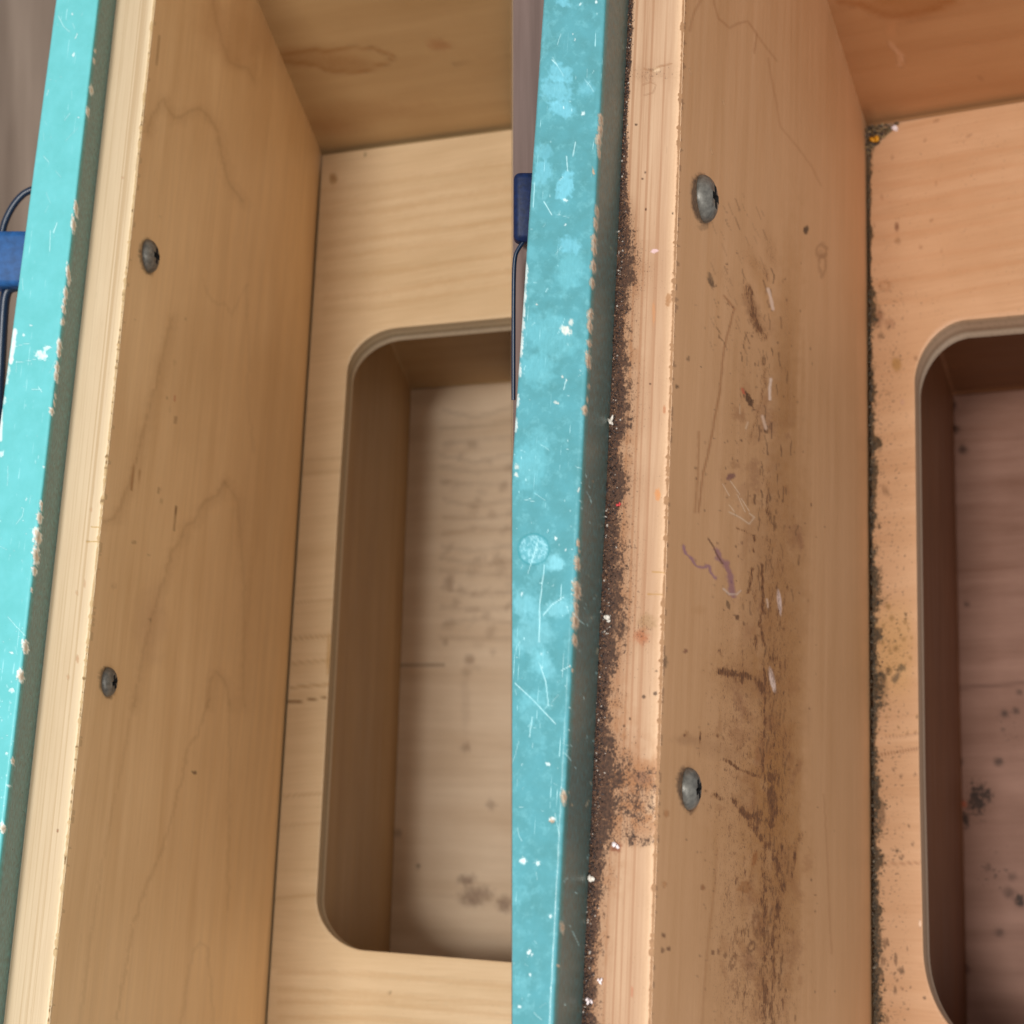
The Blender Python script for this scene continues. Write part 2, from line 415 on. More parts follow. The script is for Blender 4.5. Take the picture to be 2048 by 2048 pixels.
def cabinet(side):
    left = side == 'L'
    F, T, kE = (LF, L, LkE) if left else (RF, R, RkE)
    cl = side
    if left:
        root = empty('wooden_cabinet', F.at(560, 1900), 'clean pale maple cabinet on the left, with a rounded opening in its shelf', 'cabinet', 'wooden cabinets with cut-out shelf')
    else:
        root = empty('wooden_cabinet', F.at(1745, 1900), 'grimy orange-toned maple cabinet on the right, its side board smeared with dark stains', 'cabinet', 'wooden cabinets with cut-out shelf')
    # ---- side board: inner face
    y = rows(3.2 if left else 2.4)
    topl = F.at(T['wood_r'](y), y, kE)
    # matching points straight below along the depth, on the shelf plane, extended a little below it
    k_line = F.at(T['sp'](y), y, 0.0)
    e = F.V
    base0 = k_line[len(y) // 2]
    dl = unit(k_line[-1] - k_line[0])
    bot = k_line + 0.012 * F.D
    t = np.linspace(0, 1, 130 if left else 210)
    G = lerp3(topl, bot, t)
    side_n = unit(np.cross(dl, F.D)); side_n = side_n if side_n[0] > 0 else -side_n
    side_b = side_n - (side_n @ F.n) * F.n; side_b = unit(side_b) * .0125
    mk = Marks(G)
    edge_chip = np.abs(mk.x - T['wood_r'](mk.y))
    gl = (150, 108, 62) if left else (150, 96, 56)
    if left:
        a = c1(0, 0); b = c1(0, 400); c = c1(0, 900); d = c1(0, 1400, 2.98)
        gr = [(a((1110,1000),(1150,870),(1230,745),(1275,840),(1310,890),(1370,880),(1440,830),(1510,820),(1580,890),(1640,990),(1680,1200),(1710,1350),(1830,1520)), .55),
              (a((1600,-60),(1610,0),(1630,130),(1680,330),(1720,450),(1800,505),(1870,510),(1910,600)), .45),
              (c((1690,240),(1640,340),(1560,380),(1510,450),(1460,540),(1400,570),(1370,660),(1290,790),(1240,960),(1200,1080),(1150,1260),(1100,1430),(1060,1620),(1010,1932)), .55),
              (c((1690,240),(1740,290),(1790,380),(1820,700),(1840,900),(1840,1300),(1840,1932)), .35),
              (b((1300,900),(1240,1100),(1190,1350),(1120,1600),(1060,1800),(1020,2000)) + c((980,250),(900,430),(860,520),(780,540)), .6),
              (c((1560,1932),(1590,1750),(1630,1670),(1680,1720),(1720,1800),(1730,1932)), .45),
              (d((1240,0),(1180,210),(1120,280),(1080,480),(1000,780),(960,900),(870,1120),(790,1350),(750,1600),(690,1900)), .55),
              (d((800,0),(720,400),(660,700),(600,1050),(540,1400),(500,1750),(470,1932)), .35),
              (d((1370,0),(1365,500),(1360,900),(1360,1250)), .35),
              (d((1080,1932),(1110,1700),(1150,1500),(1190,1440),(1240,1480),(1260,1700),(1270,1932)), .4),
              (b((1530,600),(1560,700),(1640,790),(1700,780),(1740,870),(1800,760),(1860,640)), .35),
              (b((1860,650),(1880,1100),(1870,1500),(1920,1900)), .25)]
        for pts, al in gr: mk.stroke(pts, 2.6, gl, al * .42, .95, .8, 4)
        for pts, al in gr[:6]: mk.stroke([(px + 3, py + 3) for px, py in pts], 11, gl, al * .28, .95, .6, 4)
        # wear at the front arris, small nicks, a red crayon dot
        m_ = (edge_chip < 1 + 5 * sm(.52, .72, fbm(mk.y / 14, mk.y * 0 + 3.3))) * 1.0
        mk.put(m_, (206, 178, 132), .7)
        mk.put((edge_chip < 2.5) * sm(.6, .68, fbm(mk.y / 7, mk.y * 0 + 9.3)), (120, 88, 52), .8)
        mk.blob(349, 797, 2.6, 6.5, (196, 96, 70), .75, 10)
        mk.blob(333, 797, 2, 4, (120, 84, 60), .5, 30)
        for x_, y_, rx, ry, col, al in ((350,725,3,6,(210,178,130),.7),(341,820,2,7,(214,180,132),.6),(351,840,3,9,(128,92,62),.5),(318,980,3,7,(126,90,54),.5),(322,1003,2,6,(205,172,122),.6),(268,1085,3,4,(126,90,54),.5),(299,1110,2,3,(126,92,60),.5),(300,1240,2.5,5,(120,88,54),.7),(299,1252,2,4,(215,182,134),.6),(228,1172,3,7,(198,160,118),.5),(390,1546,3,3.5,(88,58,34),.95),(385,1543,1.5,2,(100,66,38),.8),(410,237,2,2,(222,190,146),.7),(432,132,1.5,1.5,(225,192,150),.7),(319,34+400,1.6,4,(214,182,138),.7),(268,640,2,3,(118,88,56),.6),(372,638,1.6,3,(118,84,50),.6),(352,1020,1.1,9,(112,78,42),.8)):
            mk.blob(x_, y_, rx, ry, col, al, 8)
        mk.stroke([(262,980),(268,940),(272,915)], 1.6, (150,96,44), .7); mk.stroke([(274,978),(280,940)], 1.0, (150,100,50), .5)
        mk.stroke([(353,1014),(351,1040),(349,1062)], 1.1, (118,80,44), .8)
        mk.stroke([(318,72),(314,130)], 1.2, (140,100,60), .5)
        # the shade-free rub marks
        mk.blob(385, 730, 60, 160, (205, 170, 124), .22, 0, .6, .6, 40); mk.blob(300, 1250, 30, 60, (188, 150, 116), .25, 0, .6, .6, 30)
        mk.blob(470, 60, 80, 60, (168, 110, 60), .25, 40, .6, .4, 30)
    else:
        a = c1(1024, 0); b = c1(1024, 512); c = c1(1024, 1024); d = c1(1024, 1536)
        gr = [(a((1430,0),(1370,100),(1340,230)), .5), (a((1510,-30),(1560,140),(1640,210),(1700,180),(1780,160),(1850,260),(1830,400)), .5),
              (b((1600,300),(1680,400),(1650,500),(1600,700),(1570,1000),(1500,1400),(1440,1650),(1410,1932)), .8),
              (b((1410,1330),(1400,1700),(1380,1932)), .6), (a((1850,260),(1920,360),(2000,460)), .4),
              (d((1550,600),(1530,900),(1480,1300),(1430,1932)), .35),
              (c1(1536,0)((0,440),(60,760),(90,950),(220,1110),(330,1260),(400,1400)), .35),
              (c1(1536,1536)((420,200),(440,500),(455,900),(480,1400)), .3)]
        for pts, al in gr: mk.stroke(pts, 2.0, (146, 88, 44), al * .8, .9, .35, 1.5)
        # soft brown smears
        for x_, y_, rx, ry, al, an in ((1504,620,12,40,.55,-18),(1560,1300,40,420,.30,1),(1520,1200,30,200,.2,0),(1490,1360,40,28,.35,20),(1515,1600,35,45,.35,-20),(1545,1780,35,180,.35,0),(1548,1550,16,120,.35,0),(1370,1480,20,10,.3,0),(1560,800,22,160,.2,2),(1440,1500,50,18,.25,20)):
            mk.blob(x_, y_, rx, ry, (122, 80, 48), al, an, .7, .55, max(8, rx * .5))
        # grainy dirt: density, broken up by the material
        D = np.zeros_like(mk.x)
        def dz(cx, cy, rx, ry, v, an=0):
            nonlocal D
            t_ = math.radians(an); dx = mk.x - cx; dy = mk.y - cy
            u = (dx * math.cos(t_) + dy * math.sin(t_)) / rx; w_ = (-dx * math.sin(t_) + dy * math.cos(t_)) / ry
            D = np.maximum(D, v * np.exp(-(u * u + w_ * w_)))
        for q in ((1538,1150,18,260,.52),(1548,1560,24,240,.60),(1552,1850,26,200,.58),(1500,600,9,36,.8,-18),(1512,650,8,30,.7,-25),(1480,1360,34,16,.72,18),(1520,1372,14,22,.78,-30),(1512,1640,24,24,.8,-30),(1545,1600,10,40,.85),(1533,1250,12,90,.55),(1535,1000,8,80,.62),(1470,1480,50,12,.5,15),(1420,1470,28,10,.5,5),(1565,1430,20,140,.5),(1540,500,14,50,.5,-15),(1505,520,20,40,.42,-25),(1510,1200,16,60,.5),(1440,1540,40,20,.42,30),(1480,1700,40,60,.45),(1530,1950,40,90,.55),(1560,1250,26,300,.42),(1500,1900,60,120,.38),(1450,560,20,60,.32,-20),(1575,700,20,200,.36),(1510,1430,80,500,.36),(1480,800,70,300,.25)): dz(*q)
        def dl_(pts, w_, v_):
            nonlocal D
            tmp = Marks.__new__(Marks); tmp.x, tmp.y, tmp.lo, tmp.hi = mk.x, mk.y, mk.lo, mk.hi; tmp.rgb = np.zeros(mk.x.shape + (3,)); tmp.a = np.zeros(mk.x.shape)
            tmp.stroke(pts, w_, (0, 0, 0), 1.0, .95, .5, 3); D = np.maximum(D, tmp.a * v_)
        w5 = c1(1280, 1200); w3 = c1(1024, 1024)
        for pts, w_, v_ in ((w5((600,540),(680,560),(780,560),(880,600),(930,680)), 9, .95), (w5((940,520),(945,800),(930,1100),(935,1450)), 3, .95), (w5((1010,1080),(1020,1380)), 4, .85), (w5((650,1210),(740,1270),(830,1310),(900,1330)), 5, .9),
                            (w5((720,1520),(780,1610),(850,1640),(900,1600)), 8, .95), (w5((840,1700),(900,1770),(960,1830)), 11, .95), (w5((980,1430),(1000,1520),(990,1700)), 11, 1.0), (w5((560,1470),(620,1500)), 7, .7),
                            (w5((340,1020),(350,1000)), 4, .85), (w5((455,1000),(455,1080)), 3, .85), (w5((540,1010),(630,1050)), 6, .6), (w5((600,380),(620,430)), 3, .8), (w5((900,200),(930,20)), 3.5, .95), (w5((880,280),(880,370)), 6, .8),
                            (w3((1810,430),(1800,520),(1780,600)), 5, .85), (w3((1890,400),(1890,560),(1885,800)), 4.5, .95), (w3((1880,860),(1900,1000)), 5, .8), (w3((1700,120),(1830,180),(1820,300)), 3, .7),
                            (c1(1536,1536)((20,60),(30,440)), 9, .95), (c1(1536,1536)((60,700),(100,900),(40,1300),(30,1600)), 12, .78), (c1(1536,1536)((170,880),(210,600),(240,500)), 7, .7), (c1(1536,1536)((0,1700),(30,1932)), 10, .7),
                            (c1(1024,1536)((1900,600),(1910,1500),(1900,1930)), 9, .75), (c1(1024,512)((1780,240),(1820,430),(1900,620)), 8, .85), (c1(1024,512)((1900,80),(1930,180)), 5, .7), (c1(1024,512)((1890,780),(1910,960),(1800,1400)), 4, .6)):
            dl_(pts, w_, v_)
        D = np.maximum(D, .56 * np.exp(-((mk.x - 1552) / 54) ** 2) * sm(620, 1300, mk.y)); D = np.maximum(D, .46 * np.exp(-((mk.x - 1480) / 80) ** 2) * sm(900, 1400, mk.y))
        for x_, y_, rx, ry, al, an in ((1560,1300,40,360,.55,1),(1575,700,26,220,.42,2),(1548,1720,50,260,.60,0),(1530,1560,40,90,.5,0),(1490,1340,60,50,.3,0),(1520,560,10,50,.4,-20),(1470,1660,50,50,.25,10),(1590,1500,14,300,.25,0),(1400,1220,14,8,.25,0)):
            mk.blob(x_, y_, rx, ry, (166, 112, 50), al * .8, an, .8, .5, 12)
        r6 = np.random.default_rng(77)
        for _ in range(110):
            y_ = 620 + 1420 * r6.random() ** .7; x_ = r6.normal(1528, 42)
            if x_ > 1630: continue
            mk.blob(x_, y_, r6.uniform(4, 16), r6.uniform(6, 34), [(132, 78, 42), (150, 94, 50), (118, 66, 46), (206, 160, 116)][r6.integers(4)], r6.uniform(.12, .42), r6.uniform(-35, 25), .6, 1.0, r6.uniform(3, 7))
        D *= .30 + 1.25 * fbm(mk.x / 5, mk.y / 14, 4)
        D *= 1 - sm(1600, 1650, mk.x)
        mk.dirt = np.clip(D, 0, 1)
        # narrow scratches full of dirt
        r2 = np.random.default_rng(3)
        for _ in range(170):
            x_ = r2.normal(1535, 24); y_ = r2.uniform(520, 2048); l = r2.uniform(4, 34); an = r2.normal(0, .12)
            if x_ > 1640: continue
            mk.stroke([(x_, y_), (x_ + an * l + r2.normal(0, 1), y_ + l * .6), (x_ + an * l, y_ + l)], r2.uniform(.7, 1.7), (72, 48, 30), r2.uniform(.4, .85), .6, .5, 2)
        for _ in range(60):
            x_ = r2.uniform(1420, 1530); y_ = r2.uniform(380, 700); l = r2.uniform(6, 26)
            mk.stroke([(x_, y_), (x_ + l * .38, y_ + l)], r2.uniform(.5, 1.3), (104, 70, 44), r2.uniform(.2, .5), .6, .4)
        for _ in range(420):
            x_ = r2.normal(1500, 62); y_ = 500 + 1548 * r2.random() ** .8
            if x_ < 1335 or x_ > 1700: continue
            mk.blob(x_, y_, r2.uniform(.8, 2.2), r2.uniform(.9, 3.2), (84, 54, 34), r2.uniform(.3, .85), 0, .4, .3)
        # the marks one can single out
        P = [((1398.0+1024-1024),0)]
        mk.stroke(c((1290,255),(1310,310),(1360,360),(1390,410),(1440,420),(1490,405),(1500,450),(1540,500)), 3.2, (136, 92, 124), .75, .7, .9, 3)
        mk.stroke(c((1545,290),(1570,350),(1620,400),(1640,470),(1660,560),(1675,640)), 6.0, (134, 88, 116), .72, .6, .9, 3)
        mk.stroke(c((1480,200),(1520,260),(1545,320),(1590,390)), 1.6, (92, 54, 36), .85)
        mk.stroke(c((1595,580),(1640,620),(1700,620),(1725,595)), 2.0, (222, 196, 176), .7, .6, .5)
        mk.blob(1024 + 1650/3.7734, 512 + 1665/3.7734, 11, 6, (108, 66, 74), .8, -30)
        mk.blob(1024 + 1790/3.7734, 512 + 1085/3.7734, 6, 20, (54, 30, 18), .95, -28, rag=.6)
        mk.blob(1024 + 1745/3.7734, 512 + 1020/3.7734, 3, 7, (200, 84, 60), .8, -20)
        for p_ in (((1590,1720),(1640,1810)),((1650,1700),(1720,1800)),((1730,1830),(1790,1925)),((1700,1800),(1760,1932)),((1640,1880),(1680,1932))): mk.stroke(b(*p_), 1.1, (236, 206, 172), .8)
        mk.stroke(c((1640,0),(1720,40),(1790,90),(1830,40),(1790,10)), 1.8, (226, 196, 164), .7)
        s2 = c1(1536, 512)
        mk.stroke(s2((0,250),(20,310),(38,400)), 3.0, (236, 206, 184), .85, .5, .3); mk.stroke(s2((22,930),(12,1000),(14,1080)), 3.0, (240, 212, 190), .9, .4, .3)
        mk.stroke(c((1925,660),(1932,720)), 2, (230,200,176), .8)
        s3 = c1(1536, 1024)
        mk.stroke(s3((80,590),(90,760)), .8, (236, 206, 190), .9); mk.blob(1558.8, 1204, 4.4, 25, (236, 208, 196), 1, -6, .2, .12, 6); mk.blob(1544.5, 1359, 5.2, 26, (240, 214, 200), 1, -11, .2, .12, 6)
        mk.stroke(b((1780,1255),(1765,1300)), 2.2, (222,186,150), .8); mk.stroke(b((1890,1210),(1915,1300)), 3, (234,198,170), .85)
        mk.stroke(b((1720,1130),(1722,1190)), 1.3, (226,190,150), .8)
        mk.blob(1024+1700/3.7734, 1024+795/3.7734, 4, 6, (70,44,28), .9); mk.blob(1024+1310/3.7734, 1024+1050/3.7734, 3.5, 5, (126,74,54), .8, 30)
        mk.blob(1024+1630/3.7734, 1024+700/3.7734, 3.5, 9, (84,66,46), .8, -15); mk.blob(1024+1160/3.7734, 1024+1130/3.7734, 4, 12, (92,74,54), .7)
        mk.blob(1024+1245/3.7734, 512+985/3.7734, 2.4, 5, (96,72,48), .85); mk.blob(1024+1330/3.7734, 512+775/3.7734, 2.4, 5, (96,72,48), .7)
        mk.stroke(b((1545,540),(1570,580),(1565,610),(1590,640)), 1.2, (110,76,44), .8)
        mk.blob(1024+1500/3.7734, 512+180/3.7734, 5, 16, (96,76,52), .75, -15); mk.blob(1024+1500/3.7734, 512+200/3.7734, 4, 12, (70,54,40), .6, -35)
        mk.blob(1024+1350/3.7734, 1536+250/3.7734*0+1536*0+90, 3, 5, (100,70,46), .6)
        for x_, y_ in ((1135,1375),(1182,1365),(1145,1262),(1515,1395),(1557,1388),(1610,1412)): mk.blob(1024+x_/3.7734, 1536+y_/3.7734, 3.0, 5.5, (112, 76, 50), .85)
        mk.blob(1024+1165/3.7734, 1536+345/3.7734, 5, 8, (170,108,58), .6); mk.blob(1024+1150/3.7734, 1536+880/3.7734, 4, 7, (176,116,64), .6)
        mk.blob(1024+1440/3.7734, 1536+900/3.7734, 4.5, 6, (140,88,48), .75); mk.blob(1024+1760/3.7734, 1536+900/3.7734, 12, 14, (146,90,40), .6, 40, rag=.6)
        mk.blob(1024+1830/3.7734, 1536+690/3.7734, 5, 16, (150,88,36), .8, 12)
        mk.blob(1024+1845/3.7734, 1536+1190/3.7734, 8, 28, (118,76,46), .75, -5, ring=True); mk.blob(1024+1810/3.7734, 1536+1350/3.7734, 8, 13, (92,60,40), .9, 30, ring=True)
        mk.blob(1024+1670/3.7734, 1536+1460/3.7734, 6, 17, (104,68,44), .85, 15, ring=True); mk.blob(1024+1680/3.7734, 1536+1640/3.7734, 6, 13, (140,94,62), .6, 0, ring=True)
        mk.blob(1536+288/3.7734, 1735/3.7734, 5, 9, (44, 34, 26), .95, 12); mk.blob(1536+405/3.7734, 1890/3.7734, 12, 17, (140,96,60), .55, 10, ring=True)
        mk.blob(1536+410/3.7734, 512+60/3.7734, 9, 26, (140,96,60), .5, 0, ring=True)
        for x_, y_, an in ((1500,1120,0),(1590,750,-20),(1340,520,0)): mk.stroke(a((x_, y_), (x_+12, y_+42)), 1.2, (222, 178, 134), .7)
        mk.blob(1406, 455, 10, 6, (110,84,60), .4)
        m_ = (edge_chip < 1 + 6 * sm(.5, .72, fbm(mk.y / 12, mk.y * 0 + 5.3))) * 1.0
        mk.put(m_, (120, 88, 66), .55)
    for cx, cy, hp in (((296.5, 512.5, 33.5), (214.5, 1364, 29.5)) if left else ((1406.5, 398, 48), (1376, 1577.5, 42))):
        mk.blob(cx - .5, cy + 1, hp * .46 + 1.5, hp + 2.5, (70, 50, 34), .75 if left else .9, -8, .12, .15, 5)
    u_ = (G - base0) @ F.D; v_ = (G - base0) @ dl
    o = grid_obj('side_board', G, m_sideL if left else m_sideR, root, back=-side_b + .0001 * F.D, uvw=(u_, v_, u_ * 0), marks=mk)
    # ---- front edge of the side board (end grain strip), 0.15 mm proud
    y = rows(3.2 if left else 2.0)
    A = F.at(T['wood_l'](y) - 9.0, y, kE - .0002); B = F.at(T['wood_r'](y) + 0.3, y, kE - .0002)
    t = np.linspace(0, 1, 44 if left else 64)
    G = lerp3(A, B, t)
    mk = Marks(G)
    # worn, slightly torn arris: the last columns waver and drop
    s = mk.y; q = np.clip((t[None, :] - .93) / .07, 0, 1)
    tear = sm(.55, .75, fbm(s / 11, s * 0 + 4.4)) * q
    G = G + (q ** 2 * .0006 * (.2 + 1.6 * fbm(s / 6, s * 0 + 2.2)) + tear * .0007)[..., None] * F.D - (tear * .00045)[..., None] * unit(B - A)[:, None, :]
    mk.put(tear, (170, 130, 84) if left else (150, 112, 84), .55)
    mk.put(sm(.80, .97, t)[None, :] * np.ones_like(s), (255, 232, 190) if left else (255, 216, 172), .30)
    if left:
        c = c1(0, 900)
        mk.stroke(c((690,578),(720,580),(775,592)), 1.5, (176,136,66), .9); mk.stroke(c((655,695),(700,694),(750,690)), 1.5, (176,136,66), .9)
        for x_, y_, rx, ry, al in ((925,1340,3,2.4,.5),): mk.blob(x_/3.7734, y_/3.7734, rx, ry, (180,110,80), al)
        for x_, y_, rx, ry, al in ((585,1580,2.5,9,.6),(640,1010,2,9,.45),(515,1715,3,5,.4),(690,450,2.5,5,.4),(580,1080,2.4,5,.4)): mk.blob(x_/3.7734, 900+y_/3.7734, rx, ry, (176,124,84), al)
        mk.blob(345/2.98, 1400+778/2.98, 2.5, 3, (150,100,70), .8)
        mk.stroke([(279,305),(275,312),(272,340)], 1.8, (150,120,80), .7)
    else:
        wpx = np.maximum(mk.x - T['wood_l'](mk.y), 0)
        yy = [-300, 0, 60, 150, 250, 380, 430, 512, 530, 600, 700, 760, 850, 900, 960, 1040, 1120, 1180, 1260, 1310, 1370, 1450, 1500, 1560, 1620, 1670, 1700, 1760, 1860, 1960, 2048, 2400]
        ww = [8, 8, 9, 7, 8, 12, 22, 28, 36, 26, 24, 34, 36, 22, 38, 30, 40, 42, 42, 34, 24, 22, 40, 55, 46, 40, 26, 26, 20, 22, 26, 26]
        wd = np.interp(mk.y, yy, ww) * (1 + .14 * sm(350, 500, mk.y))
        D = 1.25 - .62 * (wpx / wd) ** 1.5
        D += .7 * (fbm(mk.x / 10, mk.y / 14, 4) - .5)
        D = np.maximum(np.where(wpx < wd * 2.2, D, 0), .62 * np.exp(-(wpx / wd / 1.8) ** 2) * (mk.y > 480))
        # mottled stain across the whole strip lower down
        st = np.exp(-((mk.y - 1590 + 170 * (fbm(mk.x / 26, mk.y / 40, 3) - .5)) / 88) ** 4); D = np.maximum(D, st * (.34 + .55 * fbm(mk.x / 16, mk.y / 20, 4) + .1 * (1 - wpx / 110)))
        st2 = np.exp(-((mk.y - 1260) / 50) ** 2 - ((mk.x - 1285) / 26) ** 2); D = np.maximum(D, .5 * st2)
        D = np.maximum(D, .22 * np.exp(-((mk.y - 1350) / 60) ** 2)); D = np.maximum(D, .20 * (mk.y > 500) * (fbm(mk.x / 30, mk.y / 60, 2) + .2))
        D = np.maximum(D, .42 * np.exp(-((mk.y - 150) / 26) ** 2) * fbm(mk.x / 14, mk.y / 10, 3) * 1.4)
        for cy_, cx_, rx_, ry_, v_ in ((1060, 1240, 22, 60, .5), (1190, 1240, 26, 50, .5), (1400, 1225, 34, 60, .5), (1480, 1230, 60, 40, .5), (900, 1255, 20, 50, .45), (700, 1262, 20, 50, .42), (1880, 1200, 20, 60, .4), (560, 1270, 18, 40, .5), (1750, 1220, 30, 40, .4)):
            e_ = np.exp(-((mk.x - cx_) / rx_) ** 2 - ((mk.y - cy_) / ry_) ** 2); D = np.maximum(D, e_ * v_ * (.5 + fbm(mk.x / 8, mk.y / 8, 3))); mk.put(e_ * sm(.3, .7, fbm(mk.x / 12, mk.y / 16, 4)), (158, 104, 62), .55)
        mk.dirt = np.clip(D, 0, 1.1)
        mk.put(np.exp(-((mk.y - 1590) / 80) ** 4) * sm(.35, .65, fbm(mk.x / 22, mk.y / 26, 4)), (158, 98, 48), .8)
        mk.put(np.exp(-(wpx / wd / 1.5) ** 2) * (mk.y > 300), (140, 92, 58), .55)
        mk.blob(1024 + 975/3.7734, 1024 + 930/3.7734, 14, 17, (168, 88, 46), .7, 0, .5, .6, 7); mk.blob(1024 + 1020/3.7734, 1024 + 830/3.7734, 16, 16, (140, 112, 66), .4, 0, .5, .6, 7)
        mk.blob(1024 + 1180/3.7734, 512 + 335/3.7734, 6, 14, (158, 104, 56), .7, 8, ring=False); mk.blob(1024 + 1100/3.7734, 512 + 1800/3.7734, 6, 12, (214, 132, 62), .6)
        mk.blob(1024 + 1150/3.7734, 512 + 1160/3.7734, 3, 9, (176, 104, 62), .7); mk.blob(1024 + 1070/3.7734, 512 + 430/3.7734, 3, 24, (206, 140, 90), .5)
        mk.blob(1024 + 1075/3.7734, 1895/3.7734, 8, 4, (232, 196, 196), .9, -10); mk.blob(1024 + 1090/3.7734, 525/3.7734, 7, 5, (228, 196, 160), .8)
        mk.stroke(c1(1024,0)((1000,520),(1050,535),(1120,500),(1210,480)), 1.6, (150, 104, 66), .6, .6, .5, 3)
        mk.stroke(c1(1024,0)((990,640),(1040,620),(1090,640),(1060,700),(1000,720)), 1.3, (150, 104, 70), .5, .6, .5, 3)
        mk.stroke(c1(1024,1024)((1060,452),(1110,455),(1170,458)), 1.5, (176, 132, 70), .85); mk.stroke(c1(1024,1024)((1025,620),(1080,622),(1140,622)), 1.5, (176, 132, 70), .85)
        for x_, y_ in ((938,940),(1212,1610),(985,1350),(1010,1580),(1005,1300)): mk.blob(1024 + x_/3.7734, y_/3.7734, 2.2, 2.4, (70, 44, 30), .9)
        for x_, y_, r_ in ((950,960,2),(1045,965,2),(905,640,2.4)): mk.blob(1024 + x_/3.7734, 512 + y_/3.7734, r_, r_, (60, 40, 30), .9)
        for x_, y_, r_ in ((1080,1370,4.5),(995,1395,4),(845,1615,3),(890,1560,2.4),(1090,1200,2.4)): mk.blob(1024 + x_/3.7734, 1024 + y_/3.7734, r_, r_, (60, 44, 34), .85)
        mk.blob(1024 + 990/3.7734, 1536 + 80/3.7734, 15, 14, (110, 74, 60), .6, 0, .5, .6, 7)
        mk.blob(1024 + 780/3.7734, 1536 + 600/3.7734, 11, 11, (128, 72, 48), .85, 0, .4, .6, 6)
        for x_, y_, r_ in ((695,1105,2.6),(725,1275,2.6),(828,184,2.2),(1340,500,2)): mk.blob(1024 + x_/3.7734, 1536 + y_/3.7734, r_, r_, (70, 46, 34), .85)
        mk.blob(1024 + 905/3.7734, 1536 + 1690/3.7734, 2.5, 12, (186, 116, 84), .7)
    ua = np.ones(len(y))[:, None] * (t * np.linalg.norm(B - A, axis=1).mean())[None, :]; va = ((A - A[0]) @ dl)[:, None] * np.ones(len(t))[None, :]
    grid_obj('board_edge', G, m_edgeL if left else m_edgeR, root, uvw=(ua, va, ua * 0), marks=mk)
    # ---- back board (upper one), rises from the shelf towards the viewer
    if left: p0, p1 = (600., 311 + .135 * 46), (1330.0, 219.)
    else: p0, p1 = (1700., 256 + .162 * 27), (2600., 256 - .162 * 873)
    xs = np.linspace(p0[0], p1[0], 120); ys = p0[1] + (xs - p0[0]) * (p1[1] - p0[1]) / (p1[0] - p0[0])
    base = F.at(xs, ys, .004)
    kk = np.linspace(0, 1, 110); G = base[None] + (kk * (kE * 1.25))[:, None, None] * F.D
    mk = Marks(G)
    if left:
        q = c1(500, 0, 3.69)
        wb = q((240,410),(360,380),(480,365),(560,380),(620,365),(760,355),(900,350),(960,380),(1060,410),(1030,450),(960,480),(850,525),(720,530),(560,520),(520,490),(420,470),(260,455))
        mk.stroke(wb, 3.2, (140, 92, 42), .55, .9, .3, 2)
        mk.blob(560 + 60, 115, 95, 20, (144, 96, 46), .42, 1, .5, .3, 30); mk.blob(500 + 740/3.69, 480/3.69, 45, 15, (138, 90, 42), .35, 0, .6, .3, 14)
        mk.blob(500 + 1390/3.69, 330/3.69, 22, 10, (150, 92, 50), .5, 5, .6, .4, 8)
        mk.blob(500 + 600/3.69, 940/3.69, 60, 14, (148, 96, 52), .35, 0, .8); mk.blob(720, 225, 130, 18, (146, 100, 54), .3, -4, .8)
        mk.stroke(q((1500,470),(1700,430),(1850,410),(1932,400)), 2.5, (140, 104, 64), .4)
    else:
        q = c1(1536, 0)
        mk.stroke(q((540,10),(700,30),(800,80),(900,115),(1050,120),(1200,90),(1300,40),(1380,0)), 7, (140, 76, 26), .55, .9, .3, 3)
        mk.blob(1536 + 1100/3.7734, 0, 90, 24, (146, 84, 30), .5, 0, .6, .3, 30)
        mk.stroke(q((930,320),(960,380),(1020,430),(990,490)), 4, (206, 156, 120), .5, .8, .6); mk.stroke(q((940,180),(930,240)), 8, (190, 130, 86), .3, .9)
        mk.blob(1536 + 1605/3.7734, 578/3.7734, 5, 3, (110, 56, 30), .7); mk.blob(1536 + 1755/3.7734, 88/3.7734, 2.5, 2.5, (120, 66, 34), .6)
        mk.blob(1536 + 720/3.7734, 900/3.7734, 18, 22, (110, 66, 36), .5, 0, .8, .5, 8)
    ub = np.broadcast_to((kk * kE * 1.25)[:, None], G.shape[:2]); vb = np.broadcast_to(((base - base[0]) @ unit(base[-1] - base[0]))[None, :], G.shape[:2])
    bn = unit(np.cross(base[-1] - base[0], F.D)); bn = bn if bn[1] > 0 else -bn
    grid_obj('back_board', G, m_backL if left else m_backR, root, back=bn * .016, uvw=(ub, vb, ub * 0), marks=mk, clampx=cl if left else None)
    # ---- shelf with the rounded opening
    gap = 4.5 if left else 8.0
    if left:
        outer = seg_curve([[(1024, 260), (780, 293)], [(780, 293), (641 + gap, 311), (L['sp'](560) + gap, 560)], [(L['sp'](560) + gap, 560), (L['sp'](1900) + gap, 1900)], [(L['sp'](1900) + gap, 1900), (L['sp'](2330) + gap, 2330), (740, 2345)], [(740, 2345), (1024, 2370)]], [80, 90, 240, 90, 70])
        hole = [[(1024, 633), (798, 654)], bez((798, 654), (702, 660), (694, 741)), [(694, 741), (675.6, 1024), (648.5, 1524), (633, 1795)], bez((633, 1795), (632, 1893), (728, 1901)), [(728, 1901), (1024, 1925)]]
    else:
        sp = R['sp']
        outer = seg_curve([[(2600, 115), (1900, 228)], [(1900, 228), (1727 + gap, 256), (sp(560) + gap, 560)], [(sp(560) + gap, 560), (sp(1900) + gap, 1900)], [(sp(1900) + gap, 1900), (sp(2330) + gap, 2330), (1960, 2345)], [(1960, 2345), (2600, 2400)]], [80, 90, 240, 90, 70])
